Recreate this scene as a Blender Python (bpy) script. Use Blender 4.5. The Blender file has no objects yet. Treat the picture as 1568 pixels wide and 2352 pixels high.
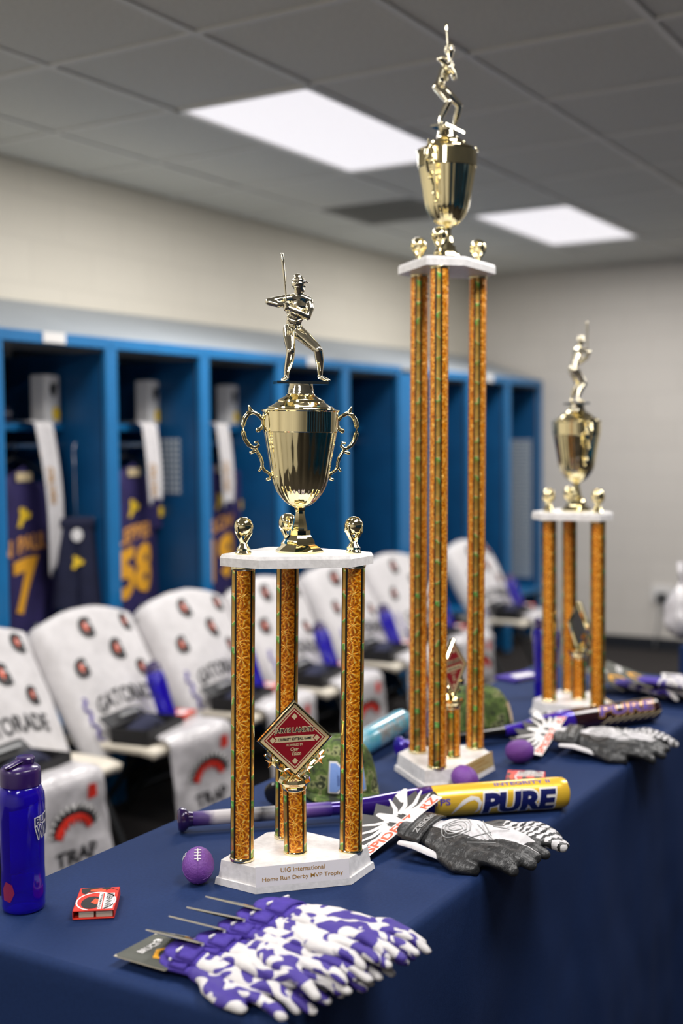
import bpy, bmesh, math, random
from mathutils import Vector, Matrix, noise
PI = math.pi
C = bpy.context.scene.collection
sc = bpy.context.scene
random.seed(7)

# ------------------------------------------------------------------ camera, world, exposure
FZ, T, CZ = -0.05, 0.74, 2.74            # floor, table top, ceiling heights
cam_d = bpy.data.cameras.new('camera')
cam = bpy.data.objects.new('camera', cam_d); C.objects.link(cam)
cam_d.sensor_fit = 'VERTICAL'; cam_d.sensor_height = 36; cam_d.sensor_width = 24
cam_d.lens = 36*2795.5/2352
yaw, pitch, roll = math.radians(30.96), math.radians(-3.392), math.radians(-.588)
fw = Vector((math.cos(yaw)*math.cos(pitch), math.sin(yaw)*math.cos(pitch), math.sin(pitch)))
rt = Vector((math.sin(yaw), -math.cos(yaw), 0)); up = rt.cross(fw)
r2 = rt*math.cos(roll)+up*math.sin(roll); u2 = -rt*math.sin(roll)+up*math.cos(roll)
cam.matrix_world = Matrix(((r2.x, u2.x, -fw.x, 0), (r2.y, u2.y, -fw.y, 0), (r2.z, u2.z, -fw.z, 1.49), (0, 0, 0, 1)))
cam_d.dof.use_dof = True; cam_d.dof.focus_distance = 2.07; cam_d.dof.aperture_fstop = 1.9
cam_d.clip_start = .05
sc.camera = cam
world = bpy.data.worlds.new('world'); sc.world = world; world.use_nodes = True
world.node_tree.nodes['Background'].inputs[0].default_value = (.5, .5, .52, 1)
world.node_tree.nodes['Background'].inputs[1].default_value = .05
vs = sc.view_settings
vs.view_transform = 'Standard'; vs.look = 'None'; vs.gamma = 1; vs.use_curve_mapping = False
vs.exposure = 0.42
LAMP_W = 31

# ------------------------------------------------------------------ helpers
def lin(v):
    v /= 255
    return v/12.92 if v <= .04045 else ((v+.055)/1.055)**2.4
def rgb(r, g, b): return (lin(r), lin(g), lin(b), 1)

class MB:
    def __init__(s): s.v = []; s.f = []; s.m = []; s.uv = {}
    def add(s, vs, fs, mat=0, uvs=None):
        o = len(s.v); s.v += [tuple(v) for v in vs]
        for i, f in enumerate(fs):
            if uvs: s.uv[len(s.f)] = [uvs[j] for j in f]
            s.f.append([o+j for j in f]); s.m.append(mat)
        return s
    def box(s, c, d, mat=0, M=None):
        x, y, z = d[0]/2, d[1]/2, d[2]/2
        p = [Vector((sx*x, sy*y, sz*z)) for sz in (-1, 1) for sx, sy in ((-1, -1), (1, -1), (1, 1), (-1, 1))]
        if M: p = [M @ v for v in p]
        p = [v+Vector(c) for v in p]
        return s.add(p, [(3, 2, 1, 0), (4, 5, 6, 7), (0, 1, 5, 4), (1, 2, 6, 5), (2, 3, 7, 6), (3, 0, 4, 7)], mat)
    def prism(s, poly, z0, z1, mat=0, poly2=None, M=None):
        n = len(poly); q = poly2 or poly
        p = [Vector((x, y, z0)) for x, y in poly]+[Vector((x, y, z1)) for x, y in q]
        if M: p = [M @ v for v in p]
        f = [tuple(reversed(range(n))), tuple(range(n, 2*n))]+[(i, (i+1) % n, n+(i+1) % n, n+i) for i in range(n)]
        return s.add(p, f, mat)
    def lathe(s, prof, n=32, mat=0, rf=None, c=(0, 0), cap=True, M=None, a0=0):
        p = []
        for r, z in prof:
            for i in range(n):
                a = a0+2*PI*i/n; k = rf(a, z) if rf else 1
                p.append(Vector((c[0]+r*k*math.cos(a), c[1]+r*k*math.sin(a), z)))
        if M: p = [M @ v for v in p]
        m = len(prof)
        f = [(j*n+i, j*n+(i+1) % n, (j+1)*n+(i+1) % n, (j+1)*n+i) for j in range(m-1) for i in range(n)]
        if cap: f += [tuple(reversed(range(n))), tuple((m-1)*n+i for i in range(n))]
        return s.add(p, f, mat)
    def loft(s, pts, rad, n=10, mat=0, flat=1.0, upv=(0, 0, 1), cap=True):
        pts = [Vector(p) for p in pts]
        if not isinstance(rad, (list, tuple)): rad = [rad]*len(pts)
        P = []; upv = Vector(upv); m = len(pts); rings = []
        for k in range(m):
            t = (pts[min(k+1, m-1)]-pts[max(k-1, 0)]).normalized()
            a = upv.cross(t)
            if a.length < 1e-4: a = Vector((1, 0, 0)).cross(t)
            a.normalize(); b = t.cross(a)
            rings.append((pts[k], a, b, t, rad[k]))
        if cap:
            c0, a, b, t, r = rings[0]
            e = [(c0-t*r*.85, a, b, t, r*.45), (c0-t*r*.5, a, b, t, r*.83)]
            c1, a1, b1, t1, r1 = rings[-1]
            g = [(c1+t1*r1*.5, a1, b1, t1, r1*.83), (c1+t1*r1*.85, a1, b1, t1, r1*.45)]
            rings = e+rings+g
        for c0, a, b, t, r in rings:
            for i in range(n):
                w = 2*PI*i/n
                P.append(c0+a*r*math.cos(w)+b*r*flat*math.sin(w))
        m = len(rings)
        f = [(j*n+i, j*n+(i+1) % n, (j+1)*n+(i+1) % n, (j+1)*n+i) for j in range(m-1) for i in range(n)]
        f += [tuple(reversed(range(n))), tuple((m-1)*n+i for i in range(n))]
        return s.add(P, f, mat)
    def grid(s, fn, nu, nv, mat=0, wrap=False):
        p = [fn(i/nu, j/nv) for j in range(nv+1) for i in range(nu+1)]
        f = [(j*(nu+1)+i, j*(nu+1)+i+1, (j+1)*(nu+1)+i+1, (j+1)*(nu+1)+i) for j in range(nv) for i in range(nu)]
        return s.add(p, f, mat, [(i/nu, j/nv) for j in range(nv+1) for i in range(nu+1)])
    def mesh(s, name, mats, smooth=40):
        me = bpy.data.meshes.new(name)
        me.from_pydata(s.v, [], s.f)
        for m in mats: me.materials.append(m)
        me.polygons.foreach_set('material_index', s.m)
        if s.uv:
            ul = me.uv_layers.new(name='UVMap')
            for fi, u in s.uv.items():
                pl = me.polygons[fi]
                for k, li in enumerate(pl.loop_indices): ul.data[li].uv = u[k]
        me.polygons.foreach_set('use_smooth', [smooth > 0]*len(s.f))
        me.update()
        if 0 < smooth < 180: me.set_sharp_from_angle(angle=math.radians(smooth))
        return me

def obj(name, me, parent=None, M=None, mats=None, smooth=40, bevel=0, solid=0, sub=0):
    if isinstance(me, MB): me = me.mesh(name, mats if isinstance(mats, (list, tuple)) else [mats], smooth)
    o = bpy.data.objects.new(name, me); C.objects.link(o)
    if parent: o.parent = parent
    if M is not None: o.matrix_basis = M
    if solid:
        m = o.modifiers.new('solid', 'SOLIDIFY'); m.thickness = solid; m.offset = 0
    if sub:
        m = o.modifiers.new('sub', 'SUBSURF'); m.levels = sub; m.render_levels = sub
    if bevel:
        m = o.modifiers.new('bevel', 'BEVEL'); m.width = bevel; m.segments = 2; m.limit_method = 'ANGLE'
    return o
def tag(o, label=None, cat=None, group=None, kind=None):
    if label: o['label'] = label
    if cat: o['category'] = cat
    if group: o['group'] = group
    if kind: o['kind'] = kind
    return o
def thing(name, label, cat, loc=(0, 0, 0), rz=0, group=None, M=None):
    o = bpy.data.objects.new(name, None); C.objects.link(o); o.empty_display_size = .05
    o.matrix_basis = M if M is not None else Matrix.Translation(loc) @ Matrix.Rotation(rz, 4, 'Z')
    return tag(o, label, cat, group)
def copy_tree(o, parent=None, M=None):
    c = o.copy(); C.objects.link(c)
    if parent: c.parent = parent
    if M is not None: c.matrix_basis = M
    for ch in list(o.children): copy_tree(ch, c)
    return c
def Tm(x, y, z): return Matrix.Translation((x, y, z))
def Rm(a, ax): return Matrix.Rotation(math.radians(a), 4, ax)

def evaluated(me, mods):
    o = bpy.data.objects.new('tmp', me); C.objects.link(o)
    for t, kw in mods:
        m = o.modifiers.new(t, t)
        for k, v in kw.items(): setattr(m, k, v)
    dg = bpy.context.evaluated_depsgraph_get(); dg.update()
    r = bpy.data.meshes.new_from_object(o.evaluated_get(dg))
    bpy.data.objects.remove(o)
    return r
def fuse(mb, voxel, it=3, mats=(), name='body', pick=None):
    me = mb.mesh(name, [], 0)
    r = evaluated(me, [('REMESH', dict(mode='VOXEL', voxel_size=voxel)), ('SMOOTH', dict(factor=.5, iterations=it))])
    r.name = name; r.materials.clear()
    for m in mats: r.materials.append(m)
    for p in r.polygons:
        p.use_smooth = True
        p.material_index = pick(p.center, p.normal) if pick else 0
    r.update()
    return r
_txt = {}
def text(body, size=1.0, off=0.0, ext=0.0, shear=0.0, space=1.0, xs=1.0):
    """text as (verts, faces), centred on its own box, in the XY plane"""
    k = (body, size, off, ext, shear, space, xs)
    if k not in _txt:
        cu = bpy.data.curves.new('txt', 'FONT'); cu.body = body; cu.size = size; cu.offset = off; cu.extrude = ext
        cu.shear = shear; cu.space_character = space; cu.resolution_u = 3; cu.align_x = 'CENTER'; cu.align_y = 'CENTER'
        o = bpy.data.objects.new('txt', cu); C.objects.link(o)
        dg = bpy.context.evaluated_depsgraph_get(); dg.update()
        me = bpy.data.meshes.new_from_object(o.evaluated_get(dg))
        v = [Vector((p.co.x*xs, p.co.y, p.co.z)) for p in me.vertices]; f = [tuple(p.vertices) for p in me.polygons]
        bpy.data.objects.remove(o); bpy.data.meshes.remove(me)
        xs_ = [p.x for p in v]; ys_ = [p.y for p in v]
        cx, cy = (min(xs_)+max(xs_))/2, (min(ys_)+max(ys_))/2
        _txt[k] = ([(p.x-cx, p.y-cy, p.z) for p in v], f)
    v, f = _txt[k]
    return [Vector(p) for p in v], f
def sliced(v, f, step, axes=(0, 1)):
    """cut a flat shape into strips so that it can be wrapped on a curved surface"""
    bm = bmesh.new()
    vs_ = [bm.verts.new(p) for p in v]
    for q in f:
        try: bm.faces.new([vs_[i] for i in q])
        except ValueError: pass
    for ax in axes:
        lo = min(p[ax] for p in v); hi = max(p[ax] for p in v); x = lo+step
        while x < hi:
            co = Vector((0, 0, 0)); co[ax] = x; no = Vector((0, 0, 0)); no[ax] = 1
            bmesh.ops.bisect_plane(bm, geom=bm.verts[:]+bm.edges[:]+bm.faces[:], plane_co=co, plane_no=no)
            x += step
    bm.verts.ensure_lookup_table(); bm.verts.index_update()
    out = ([x.co.copy() for x in bm.verts], [tuple(x.index for x in q.verts) for q in bm.faces])
    bm.free(); return out
def decal(mb, vf, fn, mat=0, step=0, axes=(0, 1)):
    v, f = vf
    if step: v, f = sliced(v, f, step, axes)
    mb.add([fn(p.x, p.y, p.z) for p in v], f, mat); return mb
def flat_poly(pts): return [Vector((x, y, 0)) for x, y in pts], [tuple(range(len(pts)))]

# ------------------------------------------------------------------ materials
def nt(name):
    m = bpy.data.materials.new(name); m.use_nodes = True
    t = m.node_tree; b = t.nodes['Principled BSDF']
    return m, t, b, t.nodes.new, t.links.new
def pbr(name, col, rough=.5, metal=0, coat=0, spec=.5, trans=0, alpha=1, sheen=0, ior=1.45):
    m, t, b, N, L = nt(name)
    b.inputs['Base Color'].default_value = col; b.inputs['Roughness'].default_value = rough; b.inputs['Metallic'].default_value = metal
    b.inputs['Coat Weight'].default_value = coat; b.inputs['Specular IOR Level'].default_value = spec
    b.inputs['Transmission Weight'].default_value = trans; b.inputs['Alpha'].default_value = alpha; b.inputs['IOR'].default_value = ior
    b.inputs['Sheen Weight'].default_value = sheen; b.inputs['Coat Roughness'].default_value = .08
    return m
def noisy(name, c1, c2, scale=20, rough=.6, metal=0, bump=0, bscale=None, detail=4, lo=.35, hi=.65, coat=0, const=False, stretch=(1, 1, 1), spec=.5, sheen=0):
    m, t, b, N, L = nt(name)
    tc = N('ShaderNodeTexCoord'); mp = N('ShaderNodeMapping'); mp.inputs['Scale'].default_value = stretch
    no = N('ShaderNodeTexNoise'); no.inputs['Scale'].default_value = scale; no.inputs['Detail'].default_value = detail
    cr = N('ShaderNodeValToRGB'); cr.color_ramp.elements[0].position = lo; cr.color_ramp.elements[1].position = hi
    cr.color_ramp.elements[0].color = c1; cr.color_ramp.elements[1].color = c2
    if const: cr.color_ramp.interpolation = 'CONSTANT'
    L(tc.outputs['Object'], mp.inputs[0]); L(mp.outputs[0], no.inputs['Vector']); L(no.outputs[0], cr.inputs[0]); L(cr.outputs[0], b.inputs['Base Color'])
    b.inputs['Roughness'].default_value = rough; b.inputs['Metallic'].default_value = metal; b.inputs['Coat Weight'].default_value = coat
    b.inputs['Specular IOR Level'].default_value = spec; b.inputs['Sheen Weight'].default_value = sheen
    if bump:
        n2 = N('ShaderNodeTexNoise'); n2.inputs['Scale'].default_value = bscale or scale*4; n2.inputs['Detail'].default_value = 3
        bp = N('ShaderNodeBump'); bp.inputs['Strength'].default_value = bump; bp.inputs['Distance'].default_value = .004
        L(mp.outputs[0], n2.inputs['Vector']); L(n2.outputs[0], bp.inputs['Height']); L(bp.outputs[0], b.inputs['Normal'])
    return m
def ramp(cr, stops, interp='LINEAR'):
    e = cr.color_ramp.elements
    while len(e) < len(stops): e.new(.5)
    for k, (p, c) in enumerate(stops): e[k].position = p; e[k].color = c
    cr.color_ramp.interpolation = interp
def mathn(N, L, op, a, b=None):
    n = N('ShaderNodeMath'); n.operation = op
    for i, x in enumerate((a, b)):
        if x is None: continue
        if isinstance(x, (int, float)): n.inputs[i].default_value = x
        else: L(x, n.inputs[i])
    return n.outputs[0]
def foil_material():
    """orange prismatic film: cells of radiating facets, mirror-like under the print"""
    m, t, b, N, L = nt('orange_prism_foil')
    uv = N('ShaderNodeUVMap')
    def star(scale, arms, rnd, off, twist):
        mp = N('ShaderNodeMapping'); mp.inputs['Scale'].default_value = (scale, scale, 1); mp.inputs['Location'].default_value = (off, off*1.7, 0)
        vo = N('ShaderNodeTexVoronoi'); vo.voronoi_dimensions = '2D'; vo.inputs['Scale'].default_value = 1; vo.inputs['Randomness'].default_value = rnd
        L(uv.outputs[0], mp.inputs[0]); L(mp.outputs[0], vo.inputs['Vector'])
        sub = N('ShaderNodeVectorMath'); sub.operation = 'SUBTRACT'; L(mp.outputs[0], sub.inputs[0]); L(vo.outputs['Position'], sub.inputs[1])
        sp = N('ShaderNodeSeparateXYZ'); L(sub.outputs[0], sp.inputs[0])
        ang = mathn(N, L, 'ARCTAN2', sp.outputs[1], sp.outputs[0])
        no = N('ShaderNodeTexNoise'); no.noise_dimensions = '2D'; no.inputs['Scale'].default_value = 1.3; no.inputs['Detail'].default_value = 1; L(mp.outputs[0], no.inputs['Vector'])
        a2 = mathn(N, L, 'ADD', mathn(N, L, 'MULTIPLY', ang, arms), mathn(N, L, 'MULTIPLY', no.outputs[0], twist))
        w = mathn(N, L, 'ADD', mathn(N, L, 'MULTIPLY', mathn(N, L, 'SINE', a2), .5), .5)
        return mathn(N, L, 'POWER', w, 2.2), vo.outputs['Distance']
    s1, d1 = star(38, 8.0, .35, 0, 9.0)
    s2, d2 = star(60, 6.0, .8, 3.3, 7.0)
    core = mathn(N, L, 'MAXIMUM', mathn(N, L, 'SUBTRACT', .5, mathn(N, L, 'MULTIPLY', d1, 1.9)), 0.0)
    mx = mathn(N, L, 'ADD', mathn(N, L, 'ADD', mathn(N, L, 'MULTIPLY', s1, .46), mathn(N, L, 'MULTIPLY', s2, .34)), mathn(N, L, 'ADD', mathn(N, L, 'MULTIPLY', core, .55), .14))
    cr = N('ShaderNodeValToRGB'); L(mx, cr.inputs[0])
    ramp(cr, [(.12, (.33, .075, .002, 1)), (.28, (.62, .165, .003, 1)), (.46, (.86, .28, .006, 1)), (.70, (1, .43, .02, 1)), (.95, (1, .76, .20, 1))])  # printed orange pattern; its yellow end puts facet highlights into the colour
    L(cr.outputs[0], b.inputs['Base Color'])
    b.inputs['Metallic'].default_value = .3; b.inputs['Roughness'].default_value = .3
    bp = N('ShaderNodeBump'); bp.inputs['Strength'].default_value = .5; bp.inputs['Distance'].default_value = .0015
    L(mx, bp.inputs['Height']); L(bp.outputs[0], b.inputs['Normal'])
    b.inputs['Coat Weight'].default_value = .3; b.inputs['Coat Roughness'].default_value = .05
    return m
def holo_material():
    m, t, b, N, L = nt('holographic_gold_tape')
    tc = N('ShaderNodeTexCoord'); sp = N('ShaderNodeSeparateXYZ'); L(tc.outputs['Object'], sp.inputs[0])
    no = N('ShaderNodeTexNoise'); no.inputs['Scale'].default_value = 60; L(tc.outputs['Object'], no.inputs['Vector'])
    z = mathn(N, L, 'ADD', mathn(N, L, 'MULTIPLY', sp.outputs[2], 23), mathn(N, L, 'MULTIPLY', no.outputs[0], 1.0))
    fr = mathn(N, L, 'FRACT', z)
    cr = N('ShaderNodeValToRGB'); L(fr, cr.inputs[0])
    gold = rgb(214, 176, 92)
    ramp(cr, [(0, gold), (.60, rgb(176, 138, 62)), (.74, rgb(150, 170, 80)), (.79, rgb(84, 214, 100)), (.84, rgb(245, 238, 170)), (.92, rgb(240, 150, 60)), (1, gold)])  # green, pale and orange stops put the tape's sparkling reflections into the colour
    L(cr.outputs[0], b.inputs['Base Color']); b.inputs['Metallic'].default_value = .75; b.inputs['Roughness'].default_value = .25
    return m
def camo_material():
    m, t, b, N, L = nt('camouflage_cloth')
    tc = N('ShaderNodeTexCoord'); no = N('ShaderNodeTexNoise'); no.inputs['Scale'].default_value = 21; no.inputs['Detail'].default_value = 3.5; no.inputs['Roughness'].default_value = .65
    L(tc.outputs['Object'], no.inputs['Vector']); cr = N('ShaderNodeValToRGB'); L(no.outputs[0], cr.inputs[0])
    ramp(cr, [(0, rgb(34, 40, 28)), (.41, rgb(62, 80, 36)), (.49, rgb(86, 108, 48)), (.555, rgb(138, 144, 96)), (.60, rgb(46, 56, 32)), (.68, rgb(160, 164, 120))], 'CONSTANT')
    L(cr.outputs[0], b.inputs['Base Color']); b.inputs['Roughness'].default_value = .85
    return m
def swirl_material():
    """white and purple sublimated swirl of the batting gloves"""
    m, t, b, N, L = nt('purple_white_swirl')
    tc = N('ShaderNodeTexCoord'); oi = N('ShaderNodeObjectInfo')
    ad = N('ShaderNodeVectorMath'); ad.operation = 'ADD'; L(tc.outputs['Object'], ad.inputs[0])
    cb = N('ShaderNodeCombineXYZ'); L(mathn(N, L, 'MULTIPLY', oi.outputs['Random'], 9.0), cb.inputs[0]); L(cb.outputs[0], ad.inputs[1])
    no = N('ShaderNodeTexNoise'); no.inputs['Scale'].default_value = 17; no.inputs['Detail'].default_value = .6; no.inputs['Distortion'].default_value = 2.2
    L(ad.outputs[0], no.inputs['Vector']); cr = N('ShaderNodeValToRGB'); L(no.outputs[0], cr.inputs[0])
    ramp(cr, [(0, rgb(60, 42, 140)), (.452, rgb(60, 42, 140)), (.468, rgb(208, 205, 206)), (1, rgb(216, 213, 212))])
    L(cr.outputs[0], b.inputs['Base Color']); b.inputs['Roughness'].default_value = .6
    n2 = N('ShaderNodeTexNoise'); n2.inputs['Scale'].default_value = 140
    bp = N('ShaderNodeBump'); bp.inputs['Strength'].default_value = .25; bp.inputs['Distance'].default_value = .002
    L(tc.outputs['Object'], n2.inputs['Vector']); L(n2.outputs[0], bp.inputs['Height']); L(bp.outputs[0], b.inputs['Normal'])
    return m
def axis_ramp(name, stops, axis=0, rough=.25, metal=0, coat=.6, noise_amt=0):
    m, t, b, N, L = nt(name)
    tc = N('ShaderNodeTexCoord'); sp = N('ShaderNodeSeparateXYZ'); L(tc.outputs['Object'], sp.inputs[0])
    cr = N('ShaderNodeValToRGB'); v = sp.outputs[axis]
    if noise_amt:
        no = N('ShaderNodeTexNoise'); no.inputs['Scale'].default_value = 40; L(tc.outputs['Object'], no.inputs['Vector'])
        v = mathn(N, L, 'ADD', v, mathn(N, L, 'MULTIPLY', mathn(N, L, 'SUBTRACT', no.outputs[0], .5), noise_amt))
    L(v, cr.inputs[0]); ramp(cr, stops); L(cr.outputs[0], b.inputs['Base Color'])
    b.inputs['Roughness'].default_value = rough; b.inputs['Metallic'].default_value = metal; b.inputs['Coat Weight'].default_value = coat
    b.inputs['Coat Roughness'].default_value = .06
    return m
def block_wall(name, c1, c2, axis='X'):
    """painted block wall, far off and out of focus: shallow joints"""
    m, t, b, N, L = nt(name)
    tc = N('ShaderNodeTexCoord'); sp = N('ShaderNodeSeparateXYZ'); cb = N('ShaderNodeCombineXYZ'); L(tc.outputs['Object'], sp.inputs[0])
    L(sp.outputs[0 if axis == 'X' else 1], cb.inputs[0]); L(sp.outputs[2], cb.inputs[1])
    br = N('ShaderNodeTexBrick'); br.inputs['Scale'].default_value = 1; br.inputs['Brick Width'].default_value = .4; br.inputs['Row Height'].default_value = .2
    br.inputs['Mortar Size'].default_value = .006; br.inputs['Mortar Smooth'].default_value = .3
    br.inputs['Color1'].default_value = c1; br.inputs['Color2'].default_value = c2; br.inputs['Mortar'].default_value = tuple(x*.93 for x in c1[:3])+(1,)
    L(cb.outputs[0], br.inputs['Vector']); L(br.outputs[0], b.inputs['Base Color']); b.inputs['Roughness'].default_value = .6
    bp = N('ShaderNodeBump'); bp.inputs['Strength'].default_value = .3; bp.inputs['Distance'].default_value = .004; bp.invert = True
    L(br.outputs['Fac'], bp.inputs['Height']); L(bp.outputs[0], b.inputs['Normal'])
    return m
def mesh_panel_material():
    m, t, b, N, L = nt('expanded_metal_mesh')
    tc = N('ShaderNodeTexCoord'); sp = N('ShaderNodeSeparateXYZ'); L(tc.outputs['Object'], sp.inputs[0])
    s1 = mathn(N, L, 'SINE', mathn(N, L, 'MULTIPLY', mathn(N, L, 'ADD', sp.outputs[1], sp.outputs[2]), 120))
    s2 = mathn(N, L, 'SINE', mathn(N, L, 'MULTIPLY', mathn(N, L, 'SUBTRACT', sp.outputs[1], sp.outputs[2]), 120))
    pr = mathn(N, L, 'MULTIPLY', s1, s2)
    cr = N('ShaderNodeValToRGB'); L(pr, cr.inputs[0]); ramp(cr, [(.30, rgb(96, 120, 140)), (.45, rgb(240, 240, 242))])  # near-white puts the light coming through the mesh into the colour
    L(cr.outputs[0], b.inputs['Base Color']); b.inputs['Roughness'].default_value = .5
    return m

M_ = {}
M_['wall'] = block_wall('painted_block_wall', rgb(222, 216, 202), rgb(219, 213, 199))
M_['wall_far'] = block_wall('painted_block_far_wall', rgb(212, 207, 200), rgb(209, 204, 197), 'Y')
M_['wall_plain'] = noisy('plain_wall_paint', rgb(205, 200, 190), rgb(212, 207, 197), 3, .8)
M_['tile'] = noisy('ceiling_tile_fibre', rgb(206, 206, 199), rgb(218, 218, 211), 90, .95, bump=.2, bscale=260)
M_['tbar'] = pbr('white_enamel_bar', rgb(222, 222, 218), .5)
M_['diff'] = None
M_['vent'] = pbr('grey_vent_steel', rgb(176, 176, 168), .6)
M_['floor'] = noisy('dark_carpet', rgb(30, 27, 28), rgb(44, 38, 36), 60, .95, bump=.5, bscale=300)
M_['base'] = pbr('black_rubber_base', rgb(26, 30, 38), .6)
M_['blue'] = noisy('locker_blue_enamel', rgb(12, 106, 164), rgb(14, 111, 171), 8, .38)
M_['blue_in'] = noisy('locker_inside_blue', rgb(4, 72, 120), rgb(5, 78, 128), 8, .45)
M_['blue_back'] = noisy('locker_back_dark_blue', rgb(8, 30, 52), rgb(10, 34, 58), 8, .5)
M_['hood'] = noisy('grey_hood_enamel', rgb(150, 158, 166), rgb(156, 164, 172), 4, .5)
M_['chrome'] = pbr('chromed_steel', (.7, .72, .74, 1), .2, 1)
M_['mesh'] = mesh_panel_material()
M_['white_tag'] = pbr('white_label_card', rgb(228, 226, 224), .6)
M_['jersey'] = noisy('dark_purple_jersey', rgb(38, 30, 82), rgb(46, 36, 94), 14, .8, bump=.3, bscale=60)
M_['navy_cloth'] = noisy('navy_garment', rgb(24, 28, 56), rgb(30, 34, 64), 14, .85, bump=.3, bscale=50)
M_['jy'] = pbr('gold_print', rgb(244, 176, 46), .6); M_['jo'] = pbr('orange_gold_print', rgb(232, 164, 86), .65)
M_['yellow'] = pbr('yellow_print', rgb(250, 210, 50), .6)
M_['white'] = pbr('white_print', rgb(235, 233, 232), .6)
M_['cloth_w'] = noisy('white_terry_cloth', rgb(204, 201, 202), rgb(214, 211, 212), 30, .9, bump=.35, bscale=120, sheen=.2)
M_['black'] = pbr('black_print', rgb(26, 27, 30), .55)
M_['orange'] = pbr('orange_print', rgb(235, 92, 46), .6)
M_['red'] = pbr('red_print', rgb(226, 52, 36), .45)
M_['dred'] = pbr('deep_red_enamel', rgb(138, 6, 26), .42)
M_['purple_print'] = pbr('purple_print', rgb(92, 74, 168), .6)
M_['ch_w'] = noisy('off_white_chair_plastic', rgb(220, 212, 196), rgb(228, 220, 204), 20, .5)
M_['ch_m'] = pbr('dark_grey_frame_steel', rgb(70, 72, 74), .4, .6)
M_['navy'] = noisy('navy_table_cloth', rgb(21, 43, 86), rgb(24, 47, 92), 180, .75, bump=.15, bscale=900, spec=.2)
M_['gold'] = pbr('pale_gold_plating', (.98, .87, .54, 1), .06, 1)
M_['sgold'] = pbr('silvery_gold_plating', (.93, .87, .69, 1), .09, 1)
M_['marble'] = noisy('white_marble', rgb(222, 220, 220), rgb(240, 238, 238), 90, .35, bump=.08, bscale=200, detail=8)
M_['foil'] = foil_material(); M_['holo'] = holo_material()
M_['line'] = pbr('black_tape_line', rgb(20, 18, 14), .3)
M_['cream'] = pbr('pale_gold_print', rgb(226, 206, 164), .35, .2)
M_['goldp'] = pbr('engraved_gold', rgb(214, 160, 66), .35, .5)
M_['plate_w'] = pbr('white_name_plate', rgb(240, 236, 240), .25)
M_['plate_g'] = pbr('gold_name_plate', rgb(228, 200, 136), .3, .4)
M_['slate'] = pbr('black_backing', rgb(30, 36, 34), .4)
M_['camo'] = camo_material()
M_['ballp'] = noisy('purple_foam', rgb(112, 60, 150), rgb(118, 66, 158), 30, .55, bump=.35, bscale=300)
M_['swirl'] = swirl_material()
M_['gpurple'] = noisy('purple_glove_knit', rgb(62, 42, 148), rgb(72, 52, 160), 80, .75, bump=.4, bscale=300)
M_['gblack'] = noisy('black_glove_leather', rgb(30, 31, 33), rgb(40, 41, 43), 60, .42, bump=.5, bscale=120)
M_['gwhite'] = noisy('white_glove_leather', rgb(206, 204, 208), rgb(218, 216, 218), 40, .6, bump=.4, bscale=90)
M_['ggrey'] = pbr('grey_piping', rgb(150, 151, 152), .4)
M_['ored'] = pbr('orange_red_letters', rgb(238, 84, 44), .5)
M_['card'] = noisy('grey_card', rgb(72, 74, 66), rgb(80, 82, 74), 50, .6)
M_['cardedge'] = pbr('card_edge', rgb(206, 198, 178), .7)
M_['plastic_bag'] = noisy('clear_plastic_over_white_shirt', rgb(196, 193, 196), rgb(216, 213, 216), 18, .28, bump=.9, bscale=26, coat=.4)
M_['pbottle'] = pbr('translucent_purple_plastic', rgb(58, 26, 222), .12, trans=.8, coat=.5, ior=1.3)
M_['plid'] = pbr('purple_lid_plastic', rgb(48, 25, 88), .28, coat=.3)
M_['insert'] = pbr('blue_paper', rgb(70, 90, 245), .6)
M_['bluew'] = pbr('light_blue_thread', rgb(126, 160, 226), .7)
M_['bag_purple'] = pbr('clear_purple_bottle_far', rgb(84, 58, 190), .15, coat=.5)
M_['box_blk'] = pbr('black_box_card', rgb(28, 28, 30), .5)

# ------------------------------------------------------------------ room
X0, X1, Y0, Y1 = -2.4, 8.65, -3.6, 4.0
def struct(name, mb, m, parent=None, **k):
    o = obj(name, mb, parent, mats=m, **k)
    if not parent: o['kind'] = 'structure'
    return o
struct('floor', MB().box(((X0+X1)/2, (Y0+Y1)/2, FZ-.05), (X1-X0+.4, Y1-Y0+.4, .1)), M_['floor'])
struct('wall_left', MB().box(((X0+X1)/2, Y1+.1, (CZ+FZ)/2), (X1-X0+.4, .2, CZ-FZ+.4)), M_['wall'])
struct('wall_right', MB().box(((X0+X1)/2, Y0-.1, (CZ+FZ)/2), (X1-X0+.4, .2, CZ-FZ+.4)), M_['wall_plain'])
struct('wall_far', MB().box((X1+.1, (Y0+Y1)/2, (CZ+FZ)/2), (.2, Y1-Y0+.4, CZ-FZ+.4)), M_['wall_far'])
struct('wall_near', MB().box((X0-.1, (Y0+Y1)/2, (CZ+FZ)/2), (.2, Y1-Y0+.4, CZ-FZ+.4)), M_['wall_plain'])
struct('baseboard_far', MB().box((X1-.006, (Y0+3.38)/2, FZ+.045), (.012, 3.38-Y0, .09)), M_['base'])
ceiling = struct('ceiling', MB().box(((X0+X1)/2, (Y0+Y1)/2, CZ+.09), (X1-X0+.4, Y1-Y0+.4, .1)), M_['wall_plain'])
GX = [3.04+.65*k for k in range(-9, 9)]; GX = [x for x in GX if X0 < x < X1]+[X1]
GX = [X0]+GX; GY = [Y0+.01]+[2.94+.61*k for k in range(-10, 2)]+[Y1]
lights = []
for xc in (-.86, 1.74, 4.34, 6.94):
    for yc in (.195, 2.635): lights.append((xc, yc))
def in_light(x, y): return any(abs(x-a) < .65 and abs(y-b) < .3 for a, b in lights)
tile_me = {}
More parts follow.
